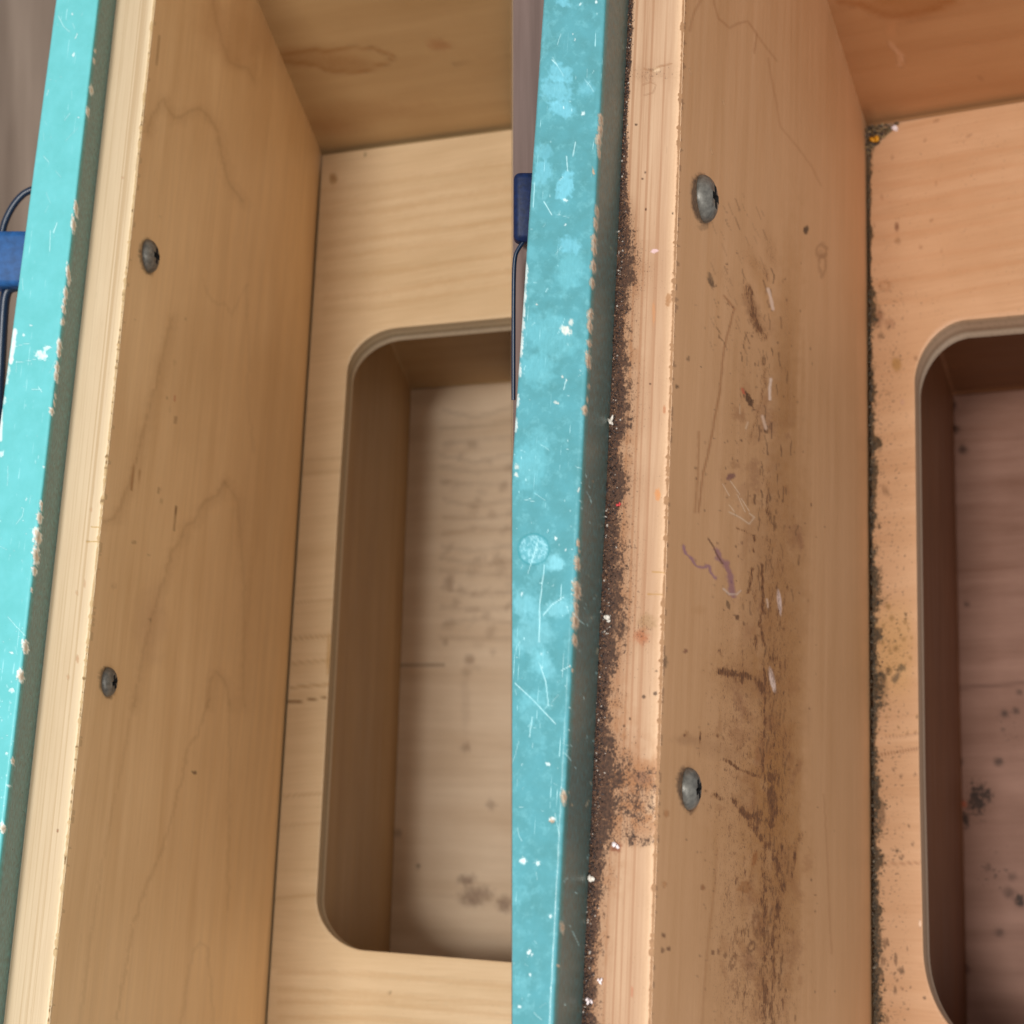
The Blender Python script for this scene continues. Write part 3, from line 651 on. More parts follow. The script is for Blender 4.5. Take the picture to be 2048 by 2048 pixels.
        hole = [[(2600, 577), (1928, 639)], bez((1928, 639), (1836, 652), (1829, 759)), [(1829, 759), (1832, 1024), (1838, 1536), (1846, 1900)], bez((1846, 1900), (1852, 2070), (1955, 2086)), [(1955, 2086), (2600, 2150)]]
    hole = seg_curve(hole, [80, 90, 240, 90, 70])
    PO = F.at(outer[:, 0], outer[:, 1]); PH = F.at(hole[:, 0], hole[:, 1])
    t = np.linspace(0, 1, 70 if left else 90); G = lerp3(PO, PH, t)
    # a hair of rounding at the cut
    G[:, -1] += .0004 * F.D
    mk = Marks(G)
    if left:
        q = c1(500, 0, 3.69)
        mk.blob(500 + 614/3.69, 1318/3.69, 7.5, 10, (150, 108, 56), .75, 0, .5, .3); mk.blob(500 + 848/3.69, 1138/3.69, 3, 3.5, (120, 96, 56), .8)
        mk.stroke([(500 + 210/3.69, 1000 + 1495/3.69), (500 + 370/3.69, 1000 + 1485/3.69), (500 + 470/3.69, 1000 + 1470/3.69), (500 + 560/3.69, 1000 + 1458/3.69)], 1.6, (132, 94, 50), .85)
        mk.blob(500 + 580/3.69, 1000 + 1150/3.69, 4, 40, (176, 128, 50), .5, 2, .6)
        mk.blob(500 + 1030/3.69, 1524 + 1705/3.69, 2.5, 3, (130, 108, 80), .7)
        for yy_, al in ((1000+745/3.69,.35),(1000+1010/3.69,.5),(1000+1370/3.69,.5),(1524+240/3.69,.4),(1524+990/3.69,.4),(1000+1190/3.69,.4),(1524+460/3.69,.3),(500+1540/3.69,.35),(500+1640/3.69,.35)):
            x0_ = L['sp'](yy_) + 8; mk.stroke([(x0_, yy_ + 4), (x0_ + 30, yy_ + 1), (x0_ + 75, yy_ - 2)], 2.4, (172, 128, 76), al, .9, .4, 2)
        # highlight nicks along the joint at the bottom
        mk.stroke([(536.5, 1940), (534, 1985), (531.5, 2030)], 1.6, (236, 204, 150), .8, .5, .6)
        # long soft growth bands of the top strip
        for k_, (y_, al) in enumerate(((360,.3),(385,.25),(410,.35),(440,.2),(470,.35),(500,.3),(540,.3),(575,.4),(600,.25))):
            mk.stroke([(650, y_ + 20), (760, y_ + 6 * math.sin(k_) + 8), (900, y_ - 14), (1030, y_ - 34)], 5, (184, 142, 92), al * .7, .95, .8, 9)
        for k_, (y_, al) in enumerate(((1950,.3),(1985,.25),(2010,.3),(2040,.3))):
            mk.stroke([(560, y_ - 6), (760, y_ + 6 * math.sin(k_ * 2)), (1030, y_ + 24)], 5, (186, 146, 98), al, .95, .5, 6)
    else:
        xg = mk.x - (R['sp'](mk.y) + gap)
        yy = [0, 250, 300, 420, 560, 620, 700, 780, 860, 900, 940, 1000, 1120, 1160, 1220, 1320, 1350, 1420, 1480, 1530, 1600, 1640, 1680, 1740, 1820, 1880, 1950, 2048, 2400]
        ww = [4, 22, 8, 3, 5, 16, 5, 9, 12, 16, 18, 10, 14, 26, 12, 14, 26, 28, 8, 12, 16, 26, 26, 14, 14, 12, 16, 16, 16]
        wd = np.interp(mk.y, yy, ww)
        wd = wd * np.clip(-.5 + 3.2 * fbm(mk.y / 26, mk.y * 0 + 1.7, 4), .05, 2.0)
        D = (1.2 - .8 * xg / wd) * (xg < wd * 1.8) + .8 * (fbm(mk.x / 8, mk.y / 10, 4) - .5)
        D = np.where(xg < wd * 1.6, D, 0) * (.55 + .7 * fbm(mk.y / 40, mk.y * 0 + 8.1, 3))
        D = np.maximum(D, .44 * np.exp(-((mk.y - 1300) / 110) ** 4 - ((mk.x - 1790) / 42) ** 4))
        D = np.maximum(D, .33 * np.exp(-((mk.x - 1770) / 60) ** 4) * (mk.y > 560))
        D = np.maximum(D, .22 * (mk.y < 700) * (fbm(mk.x / 40, mk.y / 40, 2) + .2))
        mk.dirt = np.clip(D, 0, 1.0)
        q = c1(1536, 0); w = c1(1536, 512); z = c1(1536, 1024); v = c1(1536, 1536)
        mk.put(np.exp(-((mk.y - 1300) / 90) ** 4 - ((mk.x - 1785) / 40) ** 4), (206, 160, 84), .4)
        mk.blob(1536+972/3.7734, 1710/3.7734, 4.5, 9, (118,76,54), .85); mk.blob(1536+980/3.7734, 1815/3.7734, 6, 6, (140,100,64), .6)
        mk.blob(1536+970/3.7734, 512+820/3.7734, 10, 12, (164,120,62), .85, 0, .4, .3); mk.blob(1536+880/3.7734, 512+225/3.7734, 13, 9, (160,104,60), .65, 0, .4, .4, ring=True)
        mk.blob(1536+835/3.7734, 512+460/3.7734, 10, 15, (124,80,60), .75, 0, .5, .7, 5); mk.blob(1536+850/3.7734, 512+602/3.7734, 7, 4, (90,72,54), .8, -20); mk.blob(1536+920/3.7734, 512+510/3.7734, 9, 9, (156,108,80), .5, rag=.7)
        mk.blob(1536+1115/3.7734, 512+772/3.7734, 4, 4, (134,96,66), .6); mk.blob(1536+1015/3.7734, 512+1105/3.7734, 4, 4, (200,150,140), .6)
        mk.blob(1536+885/3.7734, 512+1770/3.7734, 10, 6, (128,92,64), .6, 60, rag=.7)
        mk.blob(1536+830/3.7734, 512+1410/3.7734, 8, 7, (86,76,62), .8, rag=.6)
        for x_, y_, r_ in ((908,712,7),(935,800,7),(1035,830,6),(820,880,5),(870,860,5),(990,890,5),(1025,960,6),(870,985,5),(960,1030,7),(920,1050,5),(1075,1105,5),(1080,950,4),(915,1200,8),(1060,880,4)): mk.blob(1536+x_/3.7734, 1024+y_/3.7734, r_*.75, r_*.85, (138,104,58), .75, rag=.6)
        mk.blob(1536+1010/3.7734, 1024+1175/3.7734, 9, 7, (72,70,50), .9, 20, rag=.5); mk.blob(1536+965/3.7734, 1024+1250/3.7734, 6, 12, (66,64,52), .85, 35, rag=.6)
        mk.blob(1536+840/3.7734, 1024+1330/3.7734, 13, 32, (84,66,44), .7, 0, .5, .7, 6)
        for x_, y_, r_ in ((920,1490,3.4),(895,1545,2.6),(985,1625,3),(1050,1665,2.4),(1110,1665,2.6),(1125,1545,3)): mk.blob(1536+x_/3.7734, 1024+y_/3.7734, r_, r_*1.1, (110,80,56), .8)
        mk.stroke(z((825,1835),(950,1815),(1060,1795),(1135,1785)), 1.6, (138,86,54), .85); mk.stroke(z((880,1690),(1000,1690),(1130,1668)), 1.4, (150,98,64), .6)
        mk.stroke(v((840,720),(1000,722),(1150,715)), 2, (164,108,72), .6, .9)
        for x_, y_, rx, ry in ((1060,440,3,3),(1095,573,3.5,3),(970,635,4,3),(1010,672,6,3),(890,1320,7,10),(965,1440,4,13),(1000,1520,7,6),(855,1580,6,12),(960,1680,4,9),(1050,1365,3,3),(950,1550,3,3),(975,1600,3,3),(870,1450,6,7),(1180,1735,4,3),(945,12,4,3),(1005,62,4,4),(1110,50,3,3),(900,1900,5,8),(1010,1545,6,4),(1075,1655,3,2.5),(1010,1665,3,2.5),(840,355,14,30)):
            mk.blob(1536+x_/3.7734, 1536+y_/3.7734, rx*.9, ry*.9, (100,74,54), .8, rag=.5)
        mk.blob(1536+1148/3.7734, 1536+1175/3.7734, 3, 6, (246,214,186), .8)
        for k_, (y_, al) in enumerate(((330,.3),(365,.3),(400,.25),(430,.3),(470,.3),(520,.3),(560,.3),(600,.25))):
            mk.stroke([(1745, y_ + 6), (1850, y_ - 4 + 5 * math.sin(k_)), (1950, y_ - 22), (2100, y_ - 46)], 5, (190, 134, 90), al, .95, .5, 6)
        for x_, y_ in ((1270,905),(1510,1020),(1180,1055),(940,1185),(860,1490),(1240,1665),(1640,1700),(1270,1380),(800,1700),(1150,1860),(1310,1890)): mk.blob(1536 + x_/3.7734, y_/3.7734, 3.4, 3, (160,108,70), .6, rag=.6)
    tv = (G - PO[0]) @ unit(F.H); tu = (G - PO[0]) @ F.V
    o = grid_obj('shelf_board', G, m_shelfL if left else m_shelfR, root, uvw=(tu, tv, tu * 0), marks=mk, clampx=cl if left else None)
    # cut through the plywood, with its plies, and the underside
    th = F.level((675.6, 1024.), 689.0) if left else F.level((1832., 1024.), 1844.5)
    ks = np.linspace(.0004, th, 14); G = PH[:, None] + ks[None, :, None] * F.D
    arc = np.r_[0, np.cumsum(np.linalg.norm(np.diff(PH, axis=0), axis=1))]
    grid_obj('cutout_edge', G, m_plyL if left else m_plyR, root, uvw=(np.broadcast_to((ks / th)[None, :], G.shape[:2]), np.broadcast_to(arc[:, None], G.shape[:2]), np.zeros(G.shape[:2])), clampx=cl if left else None)
    G = np.stack([PH + th * F.D, PO + th * F.D], 1)
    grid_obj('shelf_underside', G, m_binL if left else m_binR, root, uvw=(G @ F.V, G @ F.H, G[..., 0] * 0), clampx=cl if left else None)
    # ---- bin under the opening
    if left:
        kf = F.level((655., 1270.), 799.); ln = lambda y: 822 - .045 * (y - 778) * .9
        yt, yb = 776., 2250.
        fy = np.linspace(778, 2300, 260); fl = F.at(822 - .038 * (fy - 778), fy, kf); xr = 1024.0
    else:
        kf = F.level((1785., 1150.), 1908.)
        fy = np.linspace(790, 2300, 260); fl = F.at(1905 + .022 * (fy - 790), fy, kf); xr = 2620.0
    y_top_l = 778 if left else 790
    rx = np.linspace(0, 1, 130 if left else 110)
    fr = F.at(np.full(fy.shape, xr), fy + (-14 if left else -60) * (1 - (fy - fy[0]) / 1500) + (20 if left else 60) * (fy - fy[0]) / 1500, kf)
    G = lerp3(fl, fr, rx); mk = Marks(G)
    if left:
        q = c1(500, 1000, 3.69)
        mk.stroke(q((960,1215),(1090,1218),(1300,1215),(1430,1222)), 2.4, (110, 76, 50), .55, .9)
        for x_, y_, rr_, ry_, al in ((1470,610,10,14,.5),(1620,1180,9,8,.5),(1590,1500,9,60,.14),(1590,1830,10,9,.5),(1440,1050,6,6,.4)): mk.blob(500+x_/3.69, 1000+y_/3.69, rr_, ry_, (128, 92, 68), al, 0, .7, .5, 8)
        for x_, y_, rr_, ry_, al in ((1080,525,8,7,.5),(1243,768,4,4,.8),(1600,870,16,10,.6),(1680,980,26,16,.55),(1880,1050,16,14,.6),(1780,320,9,9,.4),(1610,1030,20,10,.4)): mk.blob(500+x_/3.69, 1524+y_/3.69, rr_, ry_, (104, 70, 56), al, 0, .7, .6, 8)
        r2 = np.random.default_rng(8)
        for _ in range(46): mk.blob(r2.uniform(890, 1020), r2.uniform(880, 1350), r2.uniform(5, 16), r2.uniform(4, 9), (136, 104, 80), r2.uniform(.12, .35), r2.uniform(-50, 10), .8, .6, 6)
        for k_ in range(16): mk.stroke([(885, 820 + k_ * 30 + 8 * math.sin(k_)), (950, 826 + k_ * 30 + 9 * math.cos(k_ * 2)), (1030, 812 + k_ * 31)], 4, (140, 106, 80), .22, .9, .5, 8)
    else:
        q = c1(1536, 1024)
        r2 = np.random.default_rng(5); D = np.zeros_like(mk.x)
        for cx, cy, rx_, ry_, v in ((1955, 1600, 28, 44, .95), (1975, 1590, 18, 20, .9), (1930, 1640, 12, 26, .9), (2040, 1800, 14, 18, .9), (2020, 1785, 10, 12, .7), (1910, 1900, 10, 60, .5), (1990, 1740, 50, 60, .4), (2010, 1450, 40, 70, .36), (1915, 1750, 10, 60, .5), (1930, 1940, 14, 40, .5)):
            D = np.maximum(D, v * np.exp(-(((mk.x - cx) / rx_) ** 2 + ((mk.y - cy) / ry_) ** 2)))
        mk.dirt = np.clip(D, 0, 1)
        for x_, y_, rr_ in ((1740,1885,8),(1440,1885,8),(1785,1520,7),(1870,1500,6),(1900,1360,5),(1500,700,5)): mk.blob(1536+x_/3.7734, 1024+y_/3.7734, rr_, rr_, (50, 34, 28), .85, 0, .7, .4)
        for x_, y_, rr_ in ((1380,1130,9),(1410,1305,8),(1470,1460,8)): mk.blob(1536+x_/3.7734, 512+y_/3.7734, rr_, rr_, (30, 10, 4), .85, 0, .8, .4)
        for x_, y_, rr_ in ((1745,1240,8),(1660,750,7),(1840,820,7),(1820,940,10),(1905,1010,10),(1500,1520,6)): mk.blob(1536+x_/3.7734, 1536+y_/3.7734, rr_, rr_, (70, 44, 34), .7, 0, .8, .5)
        mk.blob(1536+1480/3.7734, 1536+275/3.7734, 5, 7, (196, 84, 40), .9, 0, .7)
        mk.stroke(q((1400,1330),(1500,1325),(1680,1310),(1932,1290)), 3, (84, 48, 34), .5, .9)
    vv = ((fl - fl[0]) @ unit(fl[-1] - fl[0]))[:, None] * np.ones(len(rx))[None]; uu = np.ones(len(fy))[:, None] * (rx * np.linalg.norm(fr[0] - fl[0]))[None]
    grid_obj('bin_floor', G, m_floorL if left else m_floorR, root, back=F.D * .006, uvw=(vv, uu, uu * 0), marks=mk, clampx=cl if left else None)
    h = kf - th
    # left wall and upper wall of the bin, rising along the depth direction to the underside
    kk = np.linspace(0, 1, 40)
    G = fl[:, None] - (kk * h)[None, :, None] * F.D
    mk = Marks(G)
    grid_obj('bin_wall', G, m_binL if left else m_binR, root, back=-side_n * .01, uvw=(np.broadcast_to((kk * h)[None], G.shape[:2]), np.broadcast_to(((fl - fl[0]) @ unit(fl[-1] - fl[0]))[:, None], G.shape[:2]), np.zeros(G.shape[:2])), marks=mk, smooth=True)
    top = np.stack([fl[0] * (1 - a_) + fr[0] * a_ for a_ in np.linspace(0, 1.5 if left else 1, 60)])
    G = top[None] - (kk * h)[:, None, None] * F.D
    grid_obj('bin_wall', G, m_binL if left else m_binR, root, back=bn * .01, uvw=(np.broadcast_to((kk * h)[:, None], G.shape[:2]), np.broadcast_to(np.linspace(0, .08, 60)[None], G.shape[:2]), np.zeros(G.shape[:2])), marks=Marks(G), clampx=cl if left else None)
    if not left:
        Gr = fr[:, None] - (kk * h)[None, :, None] * F.D
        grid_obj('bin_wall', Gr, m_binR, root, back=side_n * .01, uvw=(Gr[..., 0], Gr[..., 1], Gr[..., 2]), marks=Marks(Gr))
    lo_ = np.stack([fl[-1] * (1 - a_) + fr[-1] * a_ for a_ in np.linspace(0, 1.5 if left else 1, 60)])
    G = lo_[None] - (kk * h)[:, None, None] * F.D
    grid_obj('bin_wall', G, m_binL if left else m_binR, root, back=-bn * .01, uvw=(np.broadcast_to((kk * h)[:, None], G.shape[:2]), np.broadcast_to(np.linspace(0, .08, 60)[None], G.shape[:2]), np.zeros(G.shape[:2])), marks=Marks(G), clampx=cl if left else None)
    # ---- screws on the inner face of the side board
    SCR = 1
    for cx, cy, hp, rot in (((296.5, 512.5, 33.5, .2), (214.5, 1364, 29.5, .55)) if left else ((1406.5, 398, 48, .2), (1376, 1577.5, 42, .5))):
        r_ = ray(cx, cy); X = r_ * ((side_n @ base0) / (side_n @ r_))
        screw(F, X + side_n * .0001, side_n, F.V, hp * -X[2] / FPX, root, rot)
    return root, F, side_n
cabL, _, nL = cabinet('L')
cabR, _, nR = cabinet('R')

# ------------------------------------------------------------------ teal rails
def rail(side):
    left = side == 'L'
    F, T, kR = (LF, L, LkR) if left else (RF, R, RkR)
    y = rows(2.6)
    A = F.at(T['rail_l'](y), y, kR); B = F.at(T['rail_r'](y), y, kR)
    w = unit(B - A); wid = np.linalg.norm(B - A, axis=1); r = .0011 if left else .0010
    prof = []   # (offset across, depth)
    cols = []
    H = .026
    def P(off_from, o, dep): return (A if off_from == 'A' else B) + o * w + dep * F.D
    for dep in np.linspace(H, r, 8): cols.append(P('A', 0, dep))
    for a in np.linspace(0, math.pi / 2, 7)[1:]: cols.append(P('A', r * (1 - math.cos(a)), r * (1 - math.sin(a))))
    for t in np.linspace(0, 1, 62)[1:-1]: cols.append((A + r * w) * (1 - t) + (B - r * w) * t)
    for a in np.linspace(math.pi / 2, 0, 9): cols.append(P('B', -r * (1 - math.cos(a)), r * (1 - math.sin(a))))
    for dep in np.linspace(r, H, 36)[1:]: cols.append(P('B', 0, dep))
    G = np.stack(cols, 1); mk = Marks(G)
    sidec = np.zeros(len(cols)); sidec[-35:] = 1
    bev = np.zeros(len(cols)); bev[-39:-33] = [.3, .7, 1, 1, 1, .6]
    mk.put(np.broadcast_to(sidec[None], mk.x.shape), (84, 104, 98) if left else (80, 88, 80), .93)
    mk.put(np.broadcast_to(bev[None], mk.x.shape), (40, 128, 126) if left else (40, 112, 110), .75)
    chip = (206, 190, 168) if left else (196, 168, 142)
    def chips(o, lst, s=3.7734):
        for x_, y_, rx, ry in lst:
            mk.blob(o[0] + x_ / s, o[1] + y_ / s, rx / s * 1.15, ry / s * 1.1, (238, 240, 232) if left else (150, 150, 134), .9, -6, .18, .7, dent=.5)
            mk.blob(o[0] + x_ / s + .6, o[1] + y_ / s, rx / s * .8, ry / s * .86, chip, 1, -6, .2, .9, dent=.5)
            mk.blob(o[0] + x_ / s + 1, o[1] + y_ / s + 1, rx / s * .4, ry / s * .5, (168, 148, 124) if left else (132, 108, 84), .7, -6, .3, .9)
    def specks(o, lst, s=3.7734, c=(214, 244, 244)):
        q_ = 1.0 if left else .78
        for x_, y_, rx, ry in lst: mk.blob(o[0] + x_ / s, o[1] + y_ / s, q_ * rx / s, q_ * ry / s, c, .85 if rx > 30 else .7, 20, .35, .7)
    white = (232, 250, 250)
    if left:
        chips((0, 0), [(718,385,7,16),(710,458,9,20),(688,680,12,30),(662,845,12,34),(572,1570,14,60),(552,1690,16,58)])
        chips((0, 400), [(515,565,14,75),(494,700,15,45),(484,765,12,25),(480,825,14,34),(472,918,14,28),(447,1090,16,36),(442,1150,14,36),(430,1260,15,40),(423,1335,14,42),(417,1478,6,20),(408,1535,5,24),(388,1592,18,25)])
        chips((0, 900), [(308,405,12,22),(313,440,6,18),(296,510,18,42),(280,650,28,58),(268,790,24,65),(258,912,18,32),(237,1055,7,14),(188,1480,20,48),(155,1700,24,45)])
        chips((0, 1400), [(75,365,10,22),(15,765,16,28)], 2.98)
        specks((0, 0), [(545,108,8,8),(570,288,6,6),(555,412,9,18),(580,262,4,14),(592,887,9,6),(360,700,3,20)], c=white)
        specks((0, 400), [(315,1170,48,30),(350,1120,18,22),(178,1018,12,10),(370,1110,18,9),(232,945,12,6),(10,1690,6,10)], c=white)
        specks((0, 900), [(14,30,16,24),(88,1530,14,8),(90,1815,20,18),(330,128,8,10),(200,372,6,14),(110,762,6,3)], c=white)
        specks((0, 1400), [(40,320,10,10),(50,510,14,6)], 2.98, white)
        sc = [c1(0,0)((440,120),(480,200),(525,240)), c1(0,0)((330,1180),(370,1225)), c1(0,0)((380,1740),(375,1900)), c1(0,0)((430,1680),(405,1760)), c1(0,400)((120,1225),(210,1215),(270,1200)), c1(0,400)((430,180),(400,240)),
              c1(0,900)((60,1260),(120,1330),(190,1400)), c1(0,400)((240,1430),(310,1430)), c1(0,400)((290,1410),(315,1450)), c1(0,900)((120,560),(170,500),(180,440)), c1(0,400)((100,1110),(170,1090),(230,1080))]
        for p_ in sc: mk.stroke(p_, .9, (196, 244, 246), .6)
        r5 = np.random.default_rng(32)
        for _ in range(45):
            y_ = r5.uniform(0, 1500); x_ = r5.uniform(L['rail_l'](y_) + 6, L['rail_r'](y_) - 6); a_ = r5.choice([1.2, -1.1, 1.7, .4]) + r5.normal(0, .3); l_ = r5.exponential(9) + 3
            mk.stroke([(x_, y_), (x_ + l_ * math.cos(a_), y_ + l_ * math.sin(a_))], r5.uniform(.5, .9), (190, 240, 244), r5.uniform(.2, .6), .6)
        for _ in range(60):
            y_ = r5.uniform(700, 1650); mk.blob(r5.uniform(max(0, L['rail_l'](y_)), L['rail_r'](y_)), y_, r5.uniform(.8, 1.8), r5.uniform(.8, 2.4), (196, 242, 246), r5.uniform(.2, .7), 0, .4, .5)
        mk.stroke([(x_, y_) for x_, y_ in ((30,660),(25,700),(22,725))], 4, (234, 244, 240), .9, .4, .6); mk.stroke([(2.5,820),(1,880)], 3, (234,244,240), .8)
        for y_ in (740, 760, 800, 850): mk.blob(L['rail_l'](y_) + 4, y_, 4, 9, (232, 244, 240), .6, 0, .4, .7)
    else:
        chips((1024, 0), [(668,900,16,46),(664,985,17,46),(650,1060,20,48),(654,1150,12,40),(612,1295,9,28),(640,1600,14,48),(628,1690,14,50),(618,1820,20,50),(618,1880,18,46)])
        chips((1024, 512), [(612,75,20,46),(605,205,18,38),(588,440,22,40),(585,525,18,50),(580,660,18,28),(572,785,20,65),(578,985,8,20),(568,1085,7,24),(548,1160,22,34)])
        chips((1024, 1024), [(497,235,14,30),(507,295,8,15),(490,385,22,55),(485,590,30,72),(480,720,16,50),(475,820,26,68),(472,970,20,45),(455,1195,8,12),(435,1165,6,8)])
        chips((1024, 1536), [(390,215,20,56),(375,1205,16,42),(300,395,20,20),(345,1490,10,12)])
        for x_, y_, rx, ry, al in ((370,560,90,70,.5),(330,680,110,90,.5),(380,820,90,60,.55),(400,1410,60,105,.6),(230,1310,60,90,.4),(240,1150,60,60,.3),(390,20,60,30,.5),(430,1850,90,60,.45),(560,660,60,60,.3)):
            mk.blob(1024 + x_/3.7734, y_/3.7734, rx/3.7734, ry/3.7734, (128, 206, 226), al, 20, .3, .6, 8)
        for x_, y_, rx, ry, al in ((300,600,200,140,.3),(200,850,120,120,.3),(430,130,90,150,.3),(150,1550,120,200,.3)):
            mk.blob(1024 + x_/3.7734, 512 + y_/3.7734, rx/3.7734, ry/3.7734, (126, 208, 222), al, 20, .4, .6, 12)
        for x_, y_, rx, ry, al in ((320,380,60,60,.55),(330,730,110,60,.4),(150,920,150,120,.25),(100,700,90,90,.3),(250,1150,60,120,.2)):
            mk.blob(1024 + x_/3.7734, 1024 + y_/3.7734, rx/3.7734, ry/3.7734, (150, 222, 236), al, -20, .4, .6, 10)
        specks((1024, 0), [(535,855,16,20),(405,1510,22,14),(515,35,8,14),(635,15,12,14),(475,300,6,12),(403,1693,8,12),(390,815,8,14),(460,255,5,14)], c=white)
        specks((1024, 512), [(405,560,55,38),(445,500,20,28),(186,365,13,9),(337,1108,24,14),(505,1760,8,24),(35,1590,20,26),(30,1650,20,20),(380,910,10,14),(410,940,8,20)], c=(226, 226, 216))
        specks((1024, 1024), [(220,1070,10,14),(225,1175,10,14),(272,1902,22,16),(330,200,14,20),(75,620,12,24),(405,285,7,14)], c=white)
        specks((1024, 1536), [(85,700,32,30),(195,720,20,22),(130,1390,16,34),(55,1800,18,14),(290,1120,14,18),(135,1560,12,14),(310,380,20,14),(150,1410,8,20)], c=white)
        # the dried drop: a faint ring with frosted middle
        cx, cy = 1024 + 165/3.7734, 1024 + 280/3.7734
        d = np.hypot(mk.x - cx, (mk.y - cy)) / 31 + .12 * (fbm(mk.x / 9, mk.y / 9, 2) - .5)
        mk.put((1 - sm(.85, 1.0, d)) * sm(.40, .72, fbm(mk.x / 3.6, mk.y / 3.6, 4)), (184, 230, 238), .6)
        mk.put(1 - sm(.85, 1.0, d), (112, 190, 206), .35); mk.put(sm(.88, .97, d) * (1 - sm(1.0, 1.10, d)), (52, 140, 150), .7); mk.dent += -(1 - sm(.7, 1.0, d)) * .55
        sc = [c1(1024,0)((460,1180),(480,1070)), c1(1024,0)((412,1180),(420,1290)), c1(1024,0)((240,1520),(300,1620)), c1(1024,0)((170,1380),(160,1560)), c1(1024,0)((300,450),(340,490)),
              c1(1024,1024)((245,400),(210,700),(205,980)), c1(1024,1024)((210,1150),(255,1280),(275,1460)), c1(1024,1024)((20,1290),(150,1410),(330,1600)), c1(1024,1024)((155,1545),(130,1700)), c1(1024,1024)((235,780),(300,700),(390,640)),
              c1(1024,512)((255,270),(270,245)), c1(1024,512)((390,1010),(410,930)), c1(1024,1024)((440,1160),(370,1200))]
        for p_ in sc: mk.stroke(p_, 1.1, (196, 240, 244), .7)
        r5 = np.random.default_rng(31)
        for _ in range(90):
            x_ = r5.uniform(1030, 1190); y_ = r5.uniform(0, 2048); a_ = r5.choice([1.2, -1.1, 1.9, .4]) + r5.normal(0, .3); l_ = r5.exponential(14) + 4
            mk.stroke([(x_, y_), (x_ + l_ * math.cos(a_) * .5 + r5.normal(0, 1.5), y_ + l_ * math.sin(a_) * .5), (x_ + l_ * math.cos(a_), y_ + l_ * math.sin(a_))], r5.uniform(.5, 1.0), (186, 232, 236), r5.uniform(.25, .65), .6)
        for _ in range(70):
            mk.blob(r5.uniform(1026, 1195), r5.uniform(860, 1560) if r5.random() < .7 else r5.uniform(0, 2048), r5.uniform(.8, 2.2), r5.uniform(.8, 2.4), (190, 236, 240), r5.uniform(.3, .8), 0, .4, .5)
        for _ in range(26):
            mk.blob(r5.uniform(1030, 1088), r5.uniform(0, 2048), r5.uniform(8, 22), r5.uniform(10, 34), (124, 198, 210), r5.uniform(.10, .24), r5.uniform(-40, 40), .4, .9, 7)
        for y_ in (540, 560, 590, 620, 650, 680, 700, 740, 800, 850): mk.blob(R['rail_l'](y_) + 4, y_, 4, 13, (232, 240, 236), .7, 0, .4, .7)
        # dust on the side face near the wood
        near = sm(.012, .020, np.broadcast_to(np.concatenate([np.zeros(8 + 6 + 60 + 9), np.linspace(r, H, 36)[1:]])[None], mk.x.shape)) if False else 0
        specks((1024, 1024), [(600,800,4,5),(575,485,5,5),(640,632,7,7),(495,1720,6,10),(645,1050,10,30)], c=(170,160,130))
        specks((1024, 512), [(730,1110,5,5),(670,1005,5,4),(610,1700,10,8)], c=(160,130,90))
        specks((1024, 0), [(836,360,4,16),(745,1868,10,5)], c=(150,160,130))
        specks((1024, 1536), [(595,115,7,14),(570,270,10,28),(452,280,7,14),(430,185,8,12)], c=(176,160,130))
    G = G + ((fbm(mk.x / 30, mk.y / 30, 3) - .5) * .00018)[..., None] * F.D + (np.clip(mk.dent, -1, 1) * .00022)[..., None] * F.D
    v = ((A - A[0]) @ unit(A[-1] - A[0]))[:, None] * np.ones(G.shape[1])[None]
    seg = np.linalg.norm(np.diff(G[len(y) // 2], axis=0), axis=1); u = np.broadcast_to(np.r_[0, np.cumsum(seg)][None], v.shape)
    if left: lab = 'bright turquoise painted rail with chipped edge, running beside the clean pale wood cabinet'
    else: lab = 'scuffed turquoise painted rail with a dried drop and chips, beside the grimy cabinet'
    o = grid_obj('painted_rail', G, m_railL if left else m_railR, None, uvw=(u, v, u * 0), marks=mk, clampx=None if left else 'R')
    # underside, so that the rail is a closed bar
    me = o.data
    o['label'] = lab; o['category'] = 'rail'; o['group'] = 'turquoise painted rails'
    U = np.stack([P('A', 0, H), P('B', 0, H)], 1)
    if not left: U[..., 0] = np.maximum(U[..., 0], .00002)
    un = grid_obj('rail_underside', U, m_railL if left else m_railR, o, uvw=(U[..., 0] * 0, U[..., 1], U[..., 0] * 0))
    return o
railL = rail('L'); railR = rail('R')

